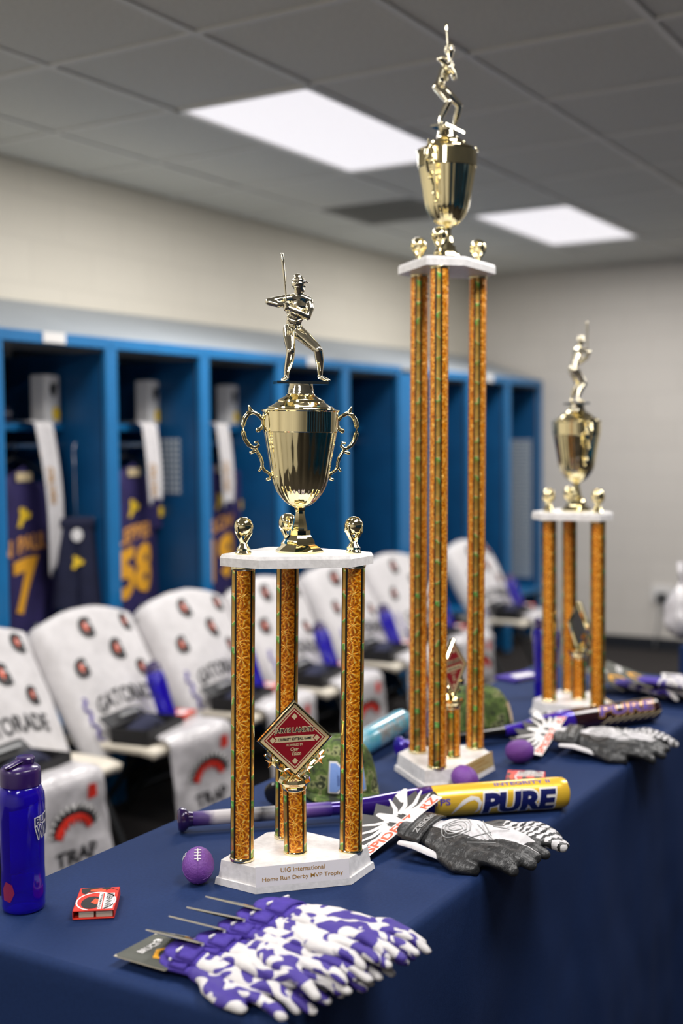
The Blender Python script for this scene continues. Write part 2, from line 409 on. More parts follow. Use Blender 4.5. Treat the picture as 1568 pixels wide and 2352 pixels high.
for i in range(len(GX)-1):
    for j in range(len(GY)-1):
        a, b, c, d = GX[i], GX[i+1], GY[j], GY[j+1]
        if b-a < .03 or d-c < .03: continue
        cx, cy = (a+b)/2, (c+d)/2
        if in_light(cx, cy) or (abs(cx-5.965) < .1 and abs(cy-3.245) < .1): continue
        k = (round(b-a, 3), round(d-c, 3))
        if k not in tile_me: tile_me[k] = MB().box((0, 0, 0), (b-a-.012, d-c-.012, .02)).mesh('ceiling_tile', [M_['tile']], 0)
        obj('ceiling_tile', tile_me[k], ceiling, Tm(cx, cy, CZ+.012+random.uniform(-.0015, .0015)))
def runs(n, ok):
    out = []; a = None
    for k in range(n):
        if ok(k):
            if a is None: a = k
        elif a is not None: out.append((a, k)); a = None
    if a is not None: out.append((a, n))
    return out
for x in GX[1:-1]:
    for a, b in runs(len(GY)-1, lambda k: not in_light(x, (GY[k]+GY[k+1])/2)):
        obj('grid_bar', MB().box((x, (GY[a]+GY[b])/2, CZ+.003), (.024, GY[b]-GY[a], .018)), ceiling, mats=M_['tbar'])
for y in GY[1:-1]:
    obj('grid_bar', MB().box(((X0+X1)/2, y, CZ+.0035), (X1-X0, .024, .018)), ceiling, mats=M_['tbar'])
md, t_, b_, N_, L_ = nt('lit_light_diffuser')
b_.inputs['Base Color'].default_value = rgb(225, 222, 226); b_.inputs['Roughness'].default_value = .5
b_.inputs['Emission Color'].default_value = (1, .965, 1, 1); b_.inputs['Emission Strength'].default_value = .58
lamp = bpy.data.lights.new('panel_lamp', 'AREA'); lamp.shape = 'RECTANGLE'; lamp.size = 1.2; lamp.size_y = .54
lamp.energy = LAMP_W; lamp.color = (1, .965, .93)
for i, (xc, yc) in enumerate(lights):
    if (xc, yc) == (4.34, 2.635): lb = 'lit rectangular ceiling panel, the larger one left of the tallest trophy figure'
    elif (xc, yc) == (6.94, 2.635): lb = 'lit rectangular ceiling panel, the farther one right of the tall gold cup'
    else: lb = 'lit rectangular ceiling panel beyond the view over the room'
    t = thing('ceiling_light', lb, 'ceiling light', (xc, yc, CZ), 0, 'ceiling light panels')
    fr = MB()
    for s in (-1, 1):
        fr.box((s*.638, 0, .0), (.022, .60, .016)); fr.box((0, s*.292, 0), (1.30, .022, .016))
    obj('frame', fr, t, mats=M_['tbar'])
    obj('diffuser', MB().box((0, 0, .008), (1.26, .57, .01)), t, mats=md)
    lo = bpy.data.objects.new('panel_lamp', lamp); C.objects.link(lo); lo.parent = t; lo.location = (0, 0, -.012)
vt = thing('ceiling_vent', 'grey square ceiling air vent between the two lit panels', 'vent', (5.965, 3.245, CZ))
v = MB(); v.box((0, 0, .012), (.63, .59, .01)); obj('backing', v, vt, mats=M_['vent'])
for k in range(11): obj('slat', MB().box((0, -.25+.05*k, .002), (.58, .03, .004), M=Rm(18, 'X')), vt, mats=M_['vent'])
ot = thing('wall_outlet', 'small pale socket plate on the far wall with a plugged grey adapter', 'outlet', (X1, 2.5, .36), 0)
obj('plate', MB().box((-.006, 0, 0), (.012, .16, .12)), ot, mats=M_['white_tag'], bevel=.003)
obj('adapter', MB().box((-.035, 0, -.02), (.05, .07, .06)), ot, mats=M_['ch_m'], bevel=.006)
obj('cable', MB().loft([(-.05, 0, -.05), (-.06, .01, -.15), (-.05, .03, -.28), (-.03, .05, -.38)], .006, 8), ot, mats=M_['ggrey'])

# ------------------------------------------------------------------ lockers
LY, LZ, HZ = 3.4, 1.917, 2.118
def locker(x0, x1, label, meshed=0, tagged=False):
    w = x1-x0; D = Y1-LY-.005
    t = thing('locker', label, 'locker', (x0, LY, FZ), 0, 'open blue lockers along the wall')
    z = lambda q: q-FZ
    for s, x in ((0, .012), (1, w-.012)):
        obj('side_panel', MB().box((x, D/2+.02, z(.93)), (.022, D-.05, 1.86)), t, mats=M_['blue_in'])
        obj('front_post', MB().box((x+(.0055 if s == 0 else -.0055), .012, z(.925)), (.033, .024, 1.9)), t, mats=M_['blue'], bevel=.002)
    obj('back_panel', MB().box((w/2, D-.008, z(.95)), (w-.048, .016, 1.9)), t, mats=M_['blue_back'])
    obj('top_rail', MB().box((w/2, .0125, z(1.895)), (w-.001, .027, .046)), t, mats=M_['blue'], bevel=.003)
    h = MB(); P = lambda y, q: (y, z(q))
    prof = [P(0, LZ), P(D, HZ), P(D, HZ-.02), P(0, LZ-.018)]
    h.add([(x, y, q) for x in (0.001, w-.001) for y, q in prof], [(0, 1, 2, 3), (7, 6, 5, 4), (0, 4, 5, 1), (1, 5, 6, 2), (2, 6, 7, 3), (3, 7, 4, 0)])
    obj('sloped_hood', h, t, mats=M_['hood'])
    sh = obj('shelf', MB().box((w/2, .405, z(1.556)), (w-.05, .30, .03)), t, mats=M_['blue'], bevel=.002)
    obj('label_holder', MB().box((.13, .252, z(1.556)), (.09, .006, .024)), sh, mats=M_['white_tag'])
    obj('hanging_rod', MB().loft([(.026, .29, z(1.478)), (w-.026, .29, z(1.478))], .013, 10, cap=False), t, mats=M_['chrome'])
    obj('seat', MB().box((w/2, .2, z(.36)), (w-.05, .42, .035)), t, mats=M_['blue'], bevel=.004)
    obj('seat_front', MB().box((w/2, .34, z(.14)), (w-.05, .02, .36)), t, mats=M_['blue_back'])  # dark colour on this panel paints in the shade under the seat
    if meshed:
        obj('mesh_panel', MB().box((w-.0245, (.19 if meshed == 1 else .16)-.0, z(1.375 if meshed == 1 else .955)), (.004, .12 if meshed == 1 else .17, .26 if meshed == 1 else 1.04)), t, mats=M_['mesh'])
    if tagged:
        obj('name_label', MB().box((.30, -.003, z(1.897)), (.12, .004, .04)), t, mats=M_['white_tag'])
    return t
LX = [2.58, 3.21, 3.84, 4.47, 5.10, 5.735, 6.37, 6.69, 7.33, 7.965, 8.60]
LN = ['at the left edge, only its post showing', 'holding the jersey lettered N PAUL', 'holding the jersey lettered LEPPER', 'holding the jersey partly behind the front trophy',
      'behind the front trophy figure', 'right of the front trophy cup, with a white box', 'filler left of the tallest trophy', 'behind the tallest trophy columns',
      'seen between the tallest trophy columns', 'at the far end of the row with a tall mesh panel']
for k in range(10):
    if k == 6:
        f = MB().box(((LX[6]+LX[7])/2, LY+.02, .93-.0), (LX[7]-LX[6]-.002, .04, 1.9)); fp = thing('locker_filler', 'narrow blue filler panel in the locker row left of the tallest trophy', 'locker panel')
        obj('panel', f, fp, mats=M_['blue'])
        h = MB(); h.add([(x, y, q) for x in (LX[6]+.001, LX[7]-.001) for y, q in ((LY, LZ), (Y1-.005, HZ), (Y1-.005, HZ-.02), (LY, LZ-.018))], [(0, 1, 2, 3), (7, 6, 5, 4), (0, 4, 5, 1), (1, 5, 6, 2), (2, 6, 7, 3), (3, 7, 4, 0)])
        obj('sloped_hood', h, fp, mats=M_['hood']); continue
    locker(LX[k], LX[k+1], 'open blue metal locker '+LN[k], meshed={2: 1, 9: 2}.get(k, 0), tagged=k in (1, 4, 8))

# things in the lockers
def jersey_mesh(seed):
    def outline(v):      # half width as a function of height fraction (1 = shoulder)
        if v > .93: return .09+(1-v)/.07*.14
        if v > .62: return .23
        return .22+.02*(1-v)
    def f(u, v):
        x = (u*2-1); hw = outline(v)
        y = .05*math.cos(x*PI/2)*(.6+.4*v)+.012*math.sin(9*x+seed)*(1-v)
        z = -.95*(1-v)-(.055*abs(x) if v > .9 else .055*abs(x)*(v > .6))
        return (x*hw, -y, z)
    mb = MB(); mb.grid(f, 20, 24)
    mb.grid(lambda u, v: (f(1-u, v)[0], -f(1-u, v)[1], f(1-u, v)[2]), 20, 24)
    return mb, f
def fit_text(body, w, h, off=0, shear=0, space=1.0):
    v, f = text(body, 1, off, 0, shear, space)
    W = max(p.x for p in v)-min(p.x for p in v); H = max(p.y for p in v)-min(p.y for p in v)
    return [Vector((p.x*w/W, p.y*h/H, 0)) for p in v], f
def logo_swoosh(mb, cx, cy, s, mat, fn):
    decal(mb, flat_poly([(cx-s, cy-.9*s), (cx-.4*s, cy-1.0*s), (cx-.1*s, cy-.5*s), (cx+.9*s, cy-.35*s), (cx+1.0*s, cy+.2*s), (cx+.35*s, cy+.25*s), (cx+.3*s, cy+.7*s), (cx-.2*s, cy+.55*s), (cx-.25*s, cy+.9*s), (cx-.7*s, cy+.85*s), (cx-.6*s, cy+.1*s)]), fn, mat, .012)
def jersey(x, name, num, label, dx=0, rot=4, y=3.66, nw=.27, numw=.28, slant=.14):
    t = thing('jersey', label, 'jersey', (x, y, 1.40), math.radians(rot), 'purple jerseys hung in the lockers')
    mb, f = jersey_mesh(x)
    obj('body', mb, t, mats=M_['jersey'], smooth=60)
    def fn(off):
        def g(px, py, pz):
            u = max(-1, min(1, px/.23)); v_ = 1+(py+slant*px)/.95
            q = f((u+1)/2, max(0, min(1, v_))); return (px, q[1]-off, py+slant*px-.02*abs(u))
        return g
    for s in (-1, 1):
        sl = MB(); sl.loft([(s*.195, 0, -.07), (s*.225, .0, -.17), (s*.235, .0, -.31)], [.05, .052, .052], 12, flat=.55, upv=(0, 1, 0), cap=False)
        slo = obj('sleeve', sl, t, mats=M_['jersey'], smooth=60)
        p = MB(); p.box((s*.235, -.033, -.235), (.045, .004, .045)); obj('sleeve_patch', p, slo, mats=M_['yellow'])
    d = MB(); logo_swoosh(d, .0, -.20, .042, 0, fn(.004)); obj('club_mark', d, t, mats=M_['yellow'], smooth=0)
    d = MB(); decal(d, fit_text(name, nw, .07, .03), lambda a, b, c: fn(.004)(a+dx, b-.315, c), 0, .03); obj('name_letters', d, t, mats=M_['jo'], smooth=0)
    d = MB(); decal(d, fit_text(num, numw, .225, .045), lambda a, b, c: fn(.004)(a+dx, b-.485, c), 0, .04); obj('number', d, t, mats=M_['jy'], smooth=0)
    h = MB(); h.loft([(-.17, 0, -.03), (-.1, 0, .0), (0, 0, .03), (.1, 0, .0), (.17, 0, -.03)], .006, 8)
    h.loft([(0, 0, .03), (0, 0, .055), (.02, 0, .07), (.02, 0, .085), (0, 0, .092), (-.014, 0, .08)], .003, 8)
    obj('hanger', h, t, mats=M_['black'])
    d = MB(); d.box((0, -.052, -.045), (.09, .004, .035)); obj('collar_tag', d, t, mats=M_['cream'])
    return t
jersey(3.535, 'N PAUL', '7', 'dark purple jersey lettered N PAUL with a gold seven', .01, numw=.15)
jersey(4.205, 'LEPPER', '58', 'dark purple jersey lettered LEPPER with a gold two-digit number', .02)
jersey(4.855, 'ELOW', '19', 'dark purple jersey partly hidden by the front trophy cup', .02)
def garment(x, label, rz):
    t = thing('shorts', label, 'shorts', M=Tm(x, 3.53, 1.16) @ Rm(rz, 'Z') @ Matrix.Diagonal((.72, .8, .85, 1)))
    mb = MB()
    for s in (-1, 1):
        mb.loft([(s*.045, 0, 0), (s*.055, 0, -.2), (s*.07, 0, -.42)], [.05, .06, .072], 12, flat=.45, upv=(0, 1, 0), cap=False)
    obj('legs_cloth', mb, t, mats=M_['navy_cloth'], smooth=60)
    obj('waistband', MB().box((0, 0, .0), (.2, .06, .05)), t, mats=M_['navy_cloth'], bevel=.012)
    d = MB(); d.lathe([(.032, 0), (.03, .004)], 20, M=Tm(.0, -.036, -.06) @ Rm(90, 'X')); obj('round_patch', d, t, mats=M_['white'])
    d = MB(); logo_swoosh(d, 0, 0, .035, 0, lambda a, b, c: (a+.0, -.040, b-.19)); obj('club_mark', d, t, mats=M_['yellow'], smooth=0)
    h = MB(); h.loft([(-.1, 0, .02), (.1, 0, .02)], .005, 8); h.loft([(0, 0, .02), (0, .03, .2), (0, .06, .36), (.012, .065, .385)], .003, 8); obj('hanger', h, t, mats=M_['chrome'])
garment(3.748, 'dark shorts with round white patch, hung right of the N PAUL jersey', -42)
def sash(x, label, tw, L):
    t = thing('sash', label, 'sash', (x, 3.64, 1.571), 0, 'white sashes hanging from locker shelves')
    def f(u, v):
        d = v*(L+.14); w = .05*(1-.25*max(0, v-.8)*5*.5)
        xx = (u-.5)*2*w
        if d < .14: return (xx, .10-d, .008)
        q = d-.14
        return (xx*math.cos(q*tw)+q*.16*abs(tw), -.045-.03*math.sin(q*5)-.02*abs(xx)/w+xx*math.sin(q*tw)*.6, .006-q-(.02*math.sin(u*PI*2) if v > .97 else 0))
    obj('cloth_strip', MB().grid(f, 6, 26), t, mats=M_['cloth_w'], smooth=180, solid=.003)
    d = MB(); decal(d, text('CAPTAIN', .05, .001, xs=.8), lambda a, b, c: Vector(f(.5-b/.1, (.26+.14+a*.9)/(L+.14)))+Vector((0, -.006, 0)), 0, .02); obj('letters', d, t, mats=M_['goldp'], smooth=0)
    e = MB(); e.box((0, -.056, -.12), (.028, .003, .028)); obj('emblem', e, t, mats=M_['goldp'])
sash(3.62, 'long white sash with gold lettering over the N PAUL jersey', .5, .62)
sash(4.28, 'short white sash hanging from the shelf above the LEPPER jersey', .0, .36)
sash(4.83, 'narrow white sash hanging from the shelf left of the front trophy cup', .1, .40)
def gift_box(x, label, seen=True):
    t = thing('gift_box', label, 'box', (x+.02, 3.68, 1.571), math.radians(12), 'white boxes on the locker shelves')
    obj('carton', MB().box((0, 0, .10), (.11, .07, .20)), t, mats=M_['white_tag'], bevel=.004)
    e = MB(); decal(e, flat_poly([(-.028, .012), (-.026, -.012), (-.006, -.034), (.012, -.026), (.026, .006), (.03, .03), (.012, .026), (.004, .018), (-.012, .03)]), lambda a, b, c: (a+.008, -.0365, b+.142)); obj('black_emblem', e, t, mats=M_['black'], smooth=0)
    e = MB(); e.lathe([(.03, 0), (.028, .002)], 16, M=Tm(.026, -.0352, .040) @ Rm(90, 'X')); obj('yellow_sticker', e, t, mats=M_['yellow'])
for x, l in ((3.02, 'at the left edge'), (3.72, 'above the N PAUL jersey'), (4.38, 'above the LEPPER jersey'), (5.0, 'just left of the front trophy cup'), (5.96, 'just right of the front trophy cup')):
    gift_box(x, 'white box with black emblem on the locker shelf '+l)
for x, l in ((3.50, 'N PAUL'), (4.10, 'LEPPER')):
    t = thing('headphone_case', 'small dark case on the shelf above the %s jersey' % l, 'case', (x, 3.72, 1.571), .2, 'small dark cases on locker shelves')
    obj('case', MB().box((0, 0, .035), (.09, .1, .07)), t, mats=M_['navy_cloth'], bevel=.015)
    obj('zipper', MB().box((0, -.052, .04), (.075, .003, .005)), t, mats=M_['ggrey'])

# ------------------------------------------------------------------ the table
TX0, TX1, TY0, TY1 = 1.258, 3.78, .858, 1.522
def table_cloth():
    mb = MB(); r = .012
    def top(u, v):
        x = TX0+r+(TX1-TX0-2*r)*u; y = TY0+r+(TY1-TY0-2*r)*v
        e = min(1, min(x-TX0-r, TX1-r-x, y-TY0-r, TY1-r-y)/.05)
        z = T-.0006-.0006*e*noise.noise((x*5, y*9, 0))
        for yc in (TY0+.047,): z -= .0012*math.exp(-((y-yc)/.004)**2)
        return (x, y, z)
    mb.grid(top, 150, 60)
    # skirt: around the rounded outline, from the rim down to the floor
    pts = []; nrm = []
    def side(a, b, n, nx, ny):
        for i in range(n):
            k = i/n; pts.append((a[0]+(b[0]-a[0])*k, a[1]+(b[1]-a[1])*k)); nrm.append((nx, ny))
    i = r
    side((TX0+i, TY0+i), (TX1-i, TY0+i), 260, 0, -1)
    side((TX1-i, TY0+i), (TX1-i, TY1-i), 60, 1, 0)
    side((TX1-i, TY1-i), (TX0+i, TY1-i), 150, 0, 1)
    side((TX0+i, TY1-i), (TX0+i, TY0+i), 60, -1, 0)
    n = len(pts); nn = []
    for k in range(n):
        a = Vector((0, 0)); 
        for d in range(-2, 3): a += Vector(nrm[(k+d) % n])
        nn.append(a.normalized())
    rows = [(0, 0), (.45, .0025), (.8, .007), (1, .014)]+[(1, .014+(T-FZ-.02)*((j+1)/34)) for j in range(34)]
    P = []
    for (o, d) in rows:
        for k in range(n):
            x, y = pts[k]; a = nn[k]
            q = max(0, d-.02); s = k*.011
            fold = (noise.noise((s*1.6, q*.7, 3.1))*.030+noise.noise((s*5.5, q*1.3, 9.2))*.012+noise.noise((s*9, q*8, 5))*.004)*min(1, q/.30)
            off = r*o+fold+q*.035
            if o < 1: off = r*o
            P.append((x+a.x*off, y+a.y*off, T-.0006-d))
    m = len(rows)
    f = [(j*n+k, (j+1)*n+k, (j+1)*n+(k+1) % n, j*n+(k+1) % n) for j in range(m-1) for k in range(n)]
    mb.add(P, f)
    o = obj('tablecloth', mb, mats=M_['navy'], smooth=180)
    tag(o, 'navy blue cloth draped over the long trophy table, hanging to the floor', 'tablecloth')
table_cloth()

# ------------------------------------------------------------------ trophies
K = .000238
def hz(y): return (2225-y)*K
PM = {}
def base_poly(s): return [(x*s, (y-.03)*s+.03) for x, y in ((-.082, -.056), (.082, -.056), (.141, .010), (.031, .142), (-.031, .142), (-.141, .010))]
def build_trophy_meshes():
    b = MB(); b.prism(base_poly(1), 0, .011, poly2=base_poly(.985)); PM['flange'] = b.mesh('base_flange', [M_['marble']], 20)
    b = MB(); b.prism(base_poly(.95), .011, .04, poly2=base_poly(.915)); PM['block'] = b.mesh('base', [M_['marble']], 20)
    b = MB(); b.prism(base_poly(.945), 0, .014, poly2=base_poly(.945)); b.prism(base_poly(.945), .014, .020, poly2=base_poly(.918)); PM['plate'] = b.mesh('top_plate', [M_['marble']], 20)
    b = MB(); b.lathe([(.0208, 0), (.0214, .002), (.0205, .005), (.0198, .006)], 32); PM['collar'] = b.mesh('collar', [M_['gold']])
    # cup
    b = MB(); b.lathe([(176*K, 0), (176*K, .003), (152*K, .0075), (112*K, hz(2168)), (108*K, hz(2142)), (80*K, hz(2102)), (77*K, hz(2068))], 8, a0=PI/8)
    PM['foot'] = b.mesh('cup_foot', [M_['gold']], 25)
    b = MB(); b.lathe([(56*K, hz(2070)), (54*K, hz(2040)), (48*K, hz(2015)), (36*K, hz(1950)), (35*K, hz(1925)), (40*K, hz(1905)), (60*K, hz(1894))], 8, a0=PI/8)
    PM['stem'] = b.mesh('cup_stem', [M_['gold']], 25)
    prof = [(30, 1897), (72, 1890), (112, 1862), (140, 1830), (166, 1795), (186, 1755), (200, 1715), (208, 1675), (214, 1640), (222, 1590), (232, 1530), (243, 1470), (253, 1415), (261, 1368)]
    def flute(a, z):
        k = min(1, max(0, (z-hz(1885))/.02)); k2 = 1 if z < hz(1655) else .55
        return 1-.030*k*k2*(1-abs(math.cos(12*a)))**1.2
    b = MB(); b.lathe([(r*K, hz(y)) for r, y in prof], 144, rf=flute); PM['bowl'] = b.mesh('cup_bowl', [M_['gold']], 60)
    b = MB(); b.lathe([(262*K, hz(1368)), (267*K, hz(1362)), (269*K, hz(1290)), (271*K, hz(1222)), (281*K, hz(1214)), (281*K, hz(1206)), (262*K, hz(1204))], 96); PM['band'] = b.mesh('rim_band', [M_['gold']], 35)
    b = MB(); b.lathe([(262*K, hz(1204)), (242*K, hz(1198)), (240*K, hz(1188)), (205*K, hz(1172)), (172*K, hz(1150)), (170*K, hz(1138)), (140*K, hz(1122)), (112*K, hz(1108)), (100*K, hz(1094))], 72); PM['lid'] = b.mesh('cup_lid', [M_['gold']], 35)
    b = MB(); b.lathe([(97*K, hz(1096)), (97*K, hz(1085)), (92*K, hz(1075)), (92*K, hz(1060)), (88*K, hz(1050)), (86*K, hz(1022))], 48)
    w = 187*K; b.prism([(-w, -w*.42), (w, -w*.42), (w, w*.42), (-w, w*.42)], hz(1022), hz(1003)); PM['fplinth'] = b.mesh('figure_plinth', [M_['sgold']], 35)
    b = MB()
    q = lambda L: [((x-746)*K, 0, hz(y)) for x, y in L]
    b.loft(q([(1025, 1275), (1048, 1246), (1088, 1226), (1124, 1234), (1149, 1268), (1163, 1318), (1161, 1370), (1146, 1420), (1121, 1456), (1091, 1478), (1064, 1476), (1047, 1457), (1054, 1437), (1074, 1440)]), [13*K, 13*K, 15*K, 17*K, 18*K, 18*K, 18*K, 16*K, 15*K, 13*K, 12*K, 11*K, 10*K, 9*K], 12)
    b.loft(q([(1012, 1240), (1022, 1275), (1021, 1312), (1032, 1340), (1054, 1352)]), [9*K, 11*K, 11*K, 12*K, 19*K], 12)
    b.loft(q([(1094, 1226), (1112, 1206), (1122, 1180)]), [14*K, 14*K, 6*K], 10)
    b.loft(q([(1062, 1500), (1104, 1512)]), [11*K, 13*K], 10)
    b.loft(q([(1075, 1482), (1055, 1512), (1035, 1545), (1023, 1582), (1024, 1612), (1004, 1640), (974, 1658), (960, 1678), (966, 1698), (984, 1703)]), [11*K, 12*K, 13*K, 13*K, 12*K, 11*K, 11*K, 11*K, 11*K, 12*K], 12)
    b.loft(q([(1020, 1606), (1044, 1642)]), [11*K, 8*K], 10)
    PM['handle'] = b.mesh('cup_handle', [M_['gold']], 60)
    # ball finial
    b = MB(); b.lathe([(.0140, 0), (.0140, .003), (.0115, .006), (.0118, .010), (.0085, .0145), (.0050, .020)], 10)
    for k in range(4):
        a = PI/4+k*PI/2; u = Vector((math.cos(a), math.sin(a), 0)); w = Vector((-u.y, u.x, 0))
        b.loft([-u*.002+w*.001+Vector((0, 0, .012)), u*.006+Vector((0, 0, .024)), u*.0155+Vector((0, 0, .037)), u*.0168+Vector((0, 0, .047))], [.0032, .0030, .0024, .0014], 6)
    PM['cradle'] = b.mesh('ball_cradle', [M_['gold']], 30)
    b = MB(); n = 16
    b.lathe([(.0161*math.sin(PI*i/n)+.00005, .0465-.0161*math.cos(PI*i/n)) for i in range(n+1)], 28)
    PM['ball'] = b.mesh('ball', [M_['gold']])
    # batter
    F = MB(); A = lambda x, y, d=0: ((x-750)*K, d*K, (1003-y)*K)
    L = lambda pts, r, **k: F.loft([A(*p) for p in pts], [x*K for x in r], 14, **k)
    L([(704, 640, 62), (704, 610, 60), (706, 575, 46), (716, 520, 22), (730, 460, -2), (733, 425, -8)], [52, 58, 56, 64, 72, 58], flat=.66, upv=(0, 1, 0))
    L([(668, 418, -6), (735, 412, -8), (798, 428, -4)], [34, 42, 34], flat=.95)
    L([(724, 420, -8), (720, 385, -20), (722, 350, -30)], [34, 30, 32])
    L([(722, 350, -30), (722, 318, -32), (718, 296, -32)], [34, 44, 42])                  # head
    L([(734, 348, -36), (746, 362, -40)], [30, 20])                                      # jaw
    L([(764, 330, -36), (772, 336, -38)], [8, 6])                                        # nose
    L([(716, 312, -32), (718, 290, -32), (716, 276, -32)], [49, 50, 36])                  # cap
    F.loft([A(740, 306, -34), A(770, 300, -36), A(788, 304, -36)], [34*K, 26*K, 14*K], 12, flat=.28)
    L([(690, 322, -62), (690, 334, -62)], [9, 7])
    L([(668, 420, -6), (590, 432, -24), (506, 450, -40)], [36, 30, 26])                  # raised arm
    L([(506, 450, -40), (570, 470, -64), (626, 466, -74)], [26, 22, 17])
    L([(800, 432, -4), (806, 490, -30), (784, 548, -50)], [36, 30, 25])                  # crossing arm
    L([(784, 548, -50), (710, 520, -74), (634, 492, -78)], [26, 22, 17])
    L([(618, 478, -74), (636, 462, -78), (640, 450, -72)], [16, 17, 12])                 # hands round the handle
    L([(620, 502, -74), (638, 490, -80), (644, 480, -72)], [16, 17, 12])
    for k in range(4):
        L([(610, 452+k*13, -66), (618, 454+k*13, -90), (634, 456+k*13, -92)], [6, 6, 5])
    L([(676, 634, 62), (668, 700, 12), (664, 790, -56)], [50, 44, 31])                   # standing leg
    L([(664, 790, -56), (664, 850, -16), (652, 925, 16), (648, 962, 24)], [31, 33, 22, 18])
    L([(650, 972, 26), (634, 984, 2), (612, 992, -18)], [21, 19, 13], flat=.75)
    L([(732, 640, 60), (790, 700, 6), (862, 780, -62)], [52, 46, 32])                    # striding leg
    L([(862, 780, -62), (878, 850, -36), (888, 920, -8), (892, 952, 0)], [32, 33, 22, 18])
    L([(890, 968, 4), (916, 980, -16), (948, 990, -34)], [21, 19, 13], flat=.75)
    L([(650, 604, 58), (704, 612, 58), (758, 604, 58)], [16, 62, 16], flat=.2)           # belt line
    for y0 in (560, 585): L([(655, y0-20, 6), (710, y0, -4), (760, y0-25, 4)], [9, 10, 9])
    PM['batter'] = fuse(F, .0011, 3, [M_['sgold']], 'batter')
    b = MB(); b.loft([A(633, 524, -76), A(631, 500, -76), A(614, 300, -66), A(603, 180, -60), A(597, 116, -57)], [10*K, 5.5*K, 7*K, 11.5*K, 11.5*K], 12)
    PM['bat'] = b.mesh('bat', [M_['sgold']])
    # diamond plaque, in the XZ plane, front towards -Y
    X = Rm(90, 'X'); dm = lambda h: [(0, -h), (h, 0), (0, h), (-h, 0)]
    b = MB(); b.prism(dm(.066), -.001, .006, M=X, poly2=dm(.0652)); PM['dframe'] = None
    ring = MB()
    o, i = dm(.066), dm(.0595)
    pts = [(x, y, z) for P in (o, i) for x, y in P for z in (.006,)]
    pts += [(x*.965, y*.965, .0085) for x, y in o]+[(x*1.02, y*1.02, .0085) for x, y in i]
    fs = []
    for k in range(4):
        j = (k+1) % 4
        fs += [(k, j, 8+j, 8+k), (8+k, 8+j, 12+j, 12+k), (12+k, 12+j, 4+j, 4+k)]
    b.add([X @ Vector(p) for p in pts], fs); PM['dframe'] = b.mesh('plaque_frame', [M_['gold']], 20)
    def face(red):
        b = MB(); fl = lambda z: (lambda x, y, _: (x, -z, y))
        decal(b, flat_poly(dm(.0597)), fl(.0062), 0)
        if not red: 
            decal(b, flat_poly(dm(.050)), fl(.0064), 2); return b.mesh('plaque_face', [M_['cream'], M_['dred'], M_['slate']], 0)
        decal(b, flat_poly(dm(.0536)), fl(.0064), 1); decal(b, flat_poly(dm(.0513)), fl(.0066), 0); decal(b, flat_poly(dm(.0486)), fl(.0068), 1)
        for s in (-1, 1): decal(b, flat_poly([(s*.0585, -.002), (s*.044, .0), (s*.05, .0045), (s*.055, .0045)]), fl(.0063), 0)
        for x, y in ((0, .0385), (0, -.0385), (.0385, -.0005), (-.0385, -.0005)): decal(b, flat_poly([(x+p*.0055, y+q_*.0055) for p, q_ in ((0, -1), (1, 0), (0, 1), (-1, 0))]), fl(.0070), 0)
        decal(b, flat_poly([(-.0355, -.0053), (.0355, -.0053), (.0315, 0), (.0355, .0053), (-.0355, .0053), (-.0315, 0)]), fl(.0070), 0)
        return b.mesh('plaque_face', [M_['cream'], M_['dred'], M_['slate']], 0)
    PM['dface'] = face(True); PM['dback'] = None
    b = MB(); fl = lambda z: (lambda x, y, _: (x, -z, y))
    def put(body, w, h, cx, cy, mat, z, off=0, shear=0):
        decal(b, fit_text(body, w, h, off, shear), lambda x, y, _: (x+cx, -z, y+cy), mat)
    put('JARVIS LANDRY', .0720, .0126, .0, .0142, 0, .0071, .07); put('JARVIS LANDRY', .0685, .0098, .0, .0142, 1, .0073, .012)
    put('CELEBRITY SOFTBALL GAME', .058, .0046, 0, 0, 1, .0073, .03)
    put('POWERED BY', .0285, .0042, 0, -.0103, 0, .0071, .02)
    put('Clear', .0145, .0062, -.0005, -.0178, 0, .0071, .02, .2); put('Vision', .0165, .0074, .0025, -.0252, 0, .0071, .02, .2)
    PM['dtext'] = b.mesh('plaque_letters', [M_['cream'], M_['black']], 0)
    # cradle under the diamond: V arms, four stars, faceted cap on the short column
    b = MB()
    for s in (-1, 1):
        b.loft([(s*.002, -.002, -.0725), (s*.026, -.002, -.0505), (s*.050, -.002, -.0265)], [.0036, .0040, .0034], 6)
    b.lathe([(.006, -.072), (.009, -.069), (.005, -.064)], 12)
    PM['vholder'] = b.mesh('plaque_holder', [M_['gold']], 30)
    b = MB(); st = []
    for k in range(10):
        a = PI/2+k*PI/5; r = .0115 if k % 2 == 0 else .0048; st.append((r*math.cos(a), r*math.sin(a)))
    b.add([X @ Vector((x, y, 0)) for x, y in st]+[X @ Vector((0, 0, .004)), X @ Vector((0, 0, -.002))], [(k, (k+1) % 10, 10) for k in range(10)]+[((k+1) % 10, k, 11) for k in range(10)])
    PM['star'] = b.mesh('star', [M_['gold']], 0)
    b = MB(); b.lathe([(.0200, 0), (.0235, .004), (.0285, .009), (.0262, .0145), (.020, .0165), (.009, .019)], 12); PM['cap'] = b.mesh('column_cap', [M_['gold']], 0)
build_trophy_meshes()
_col = {}
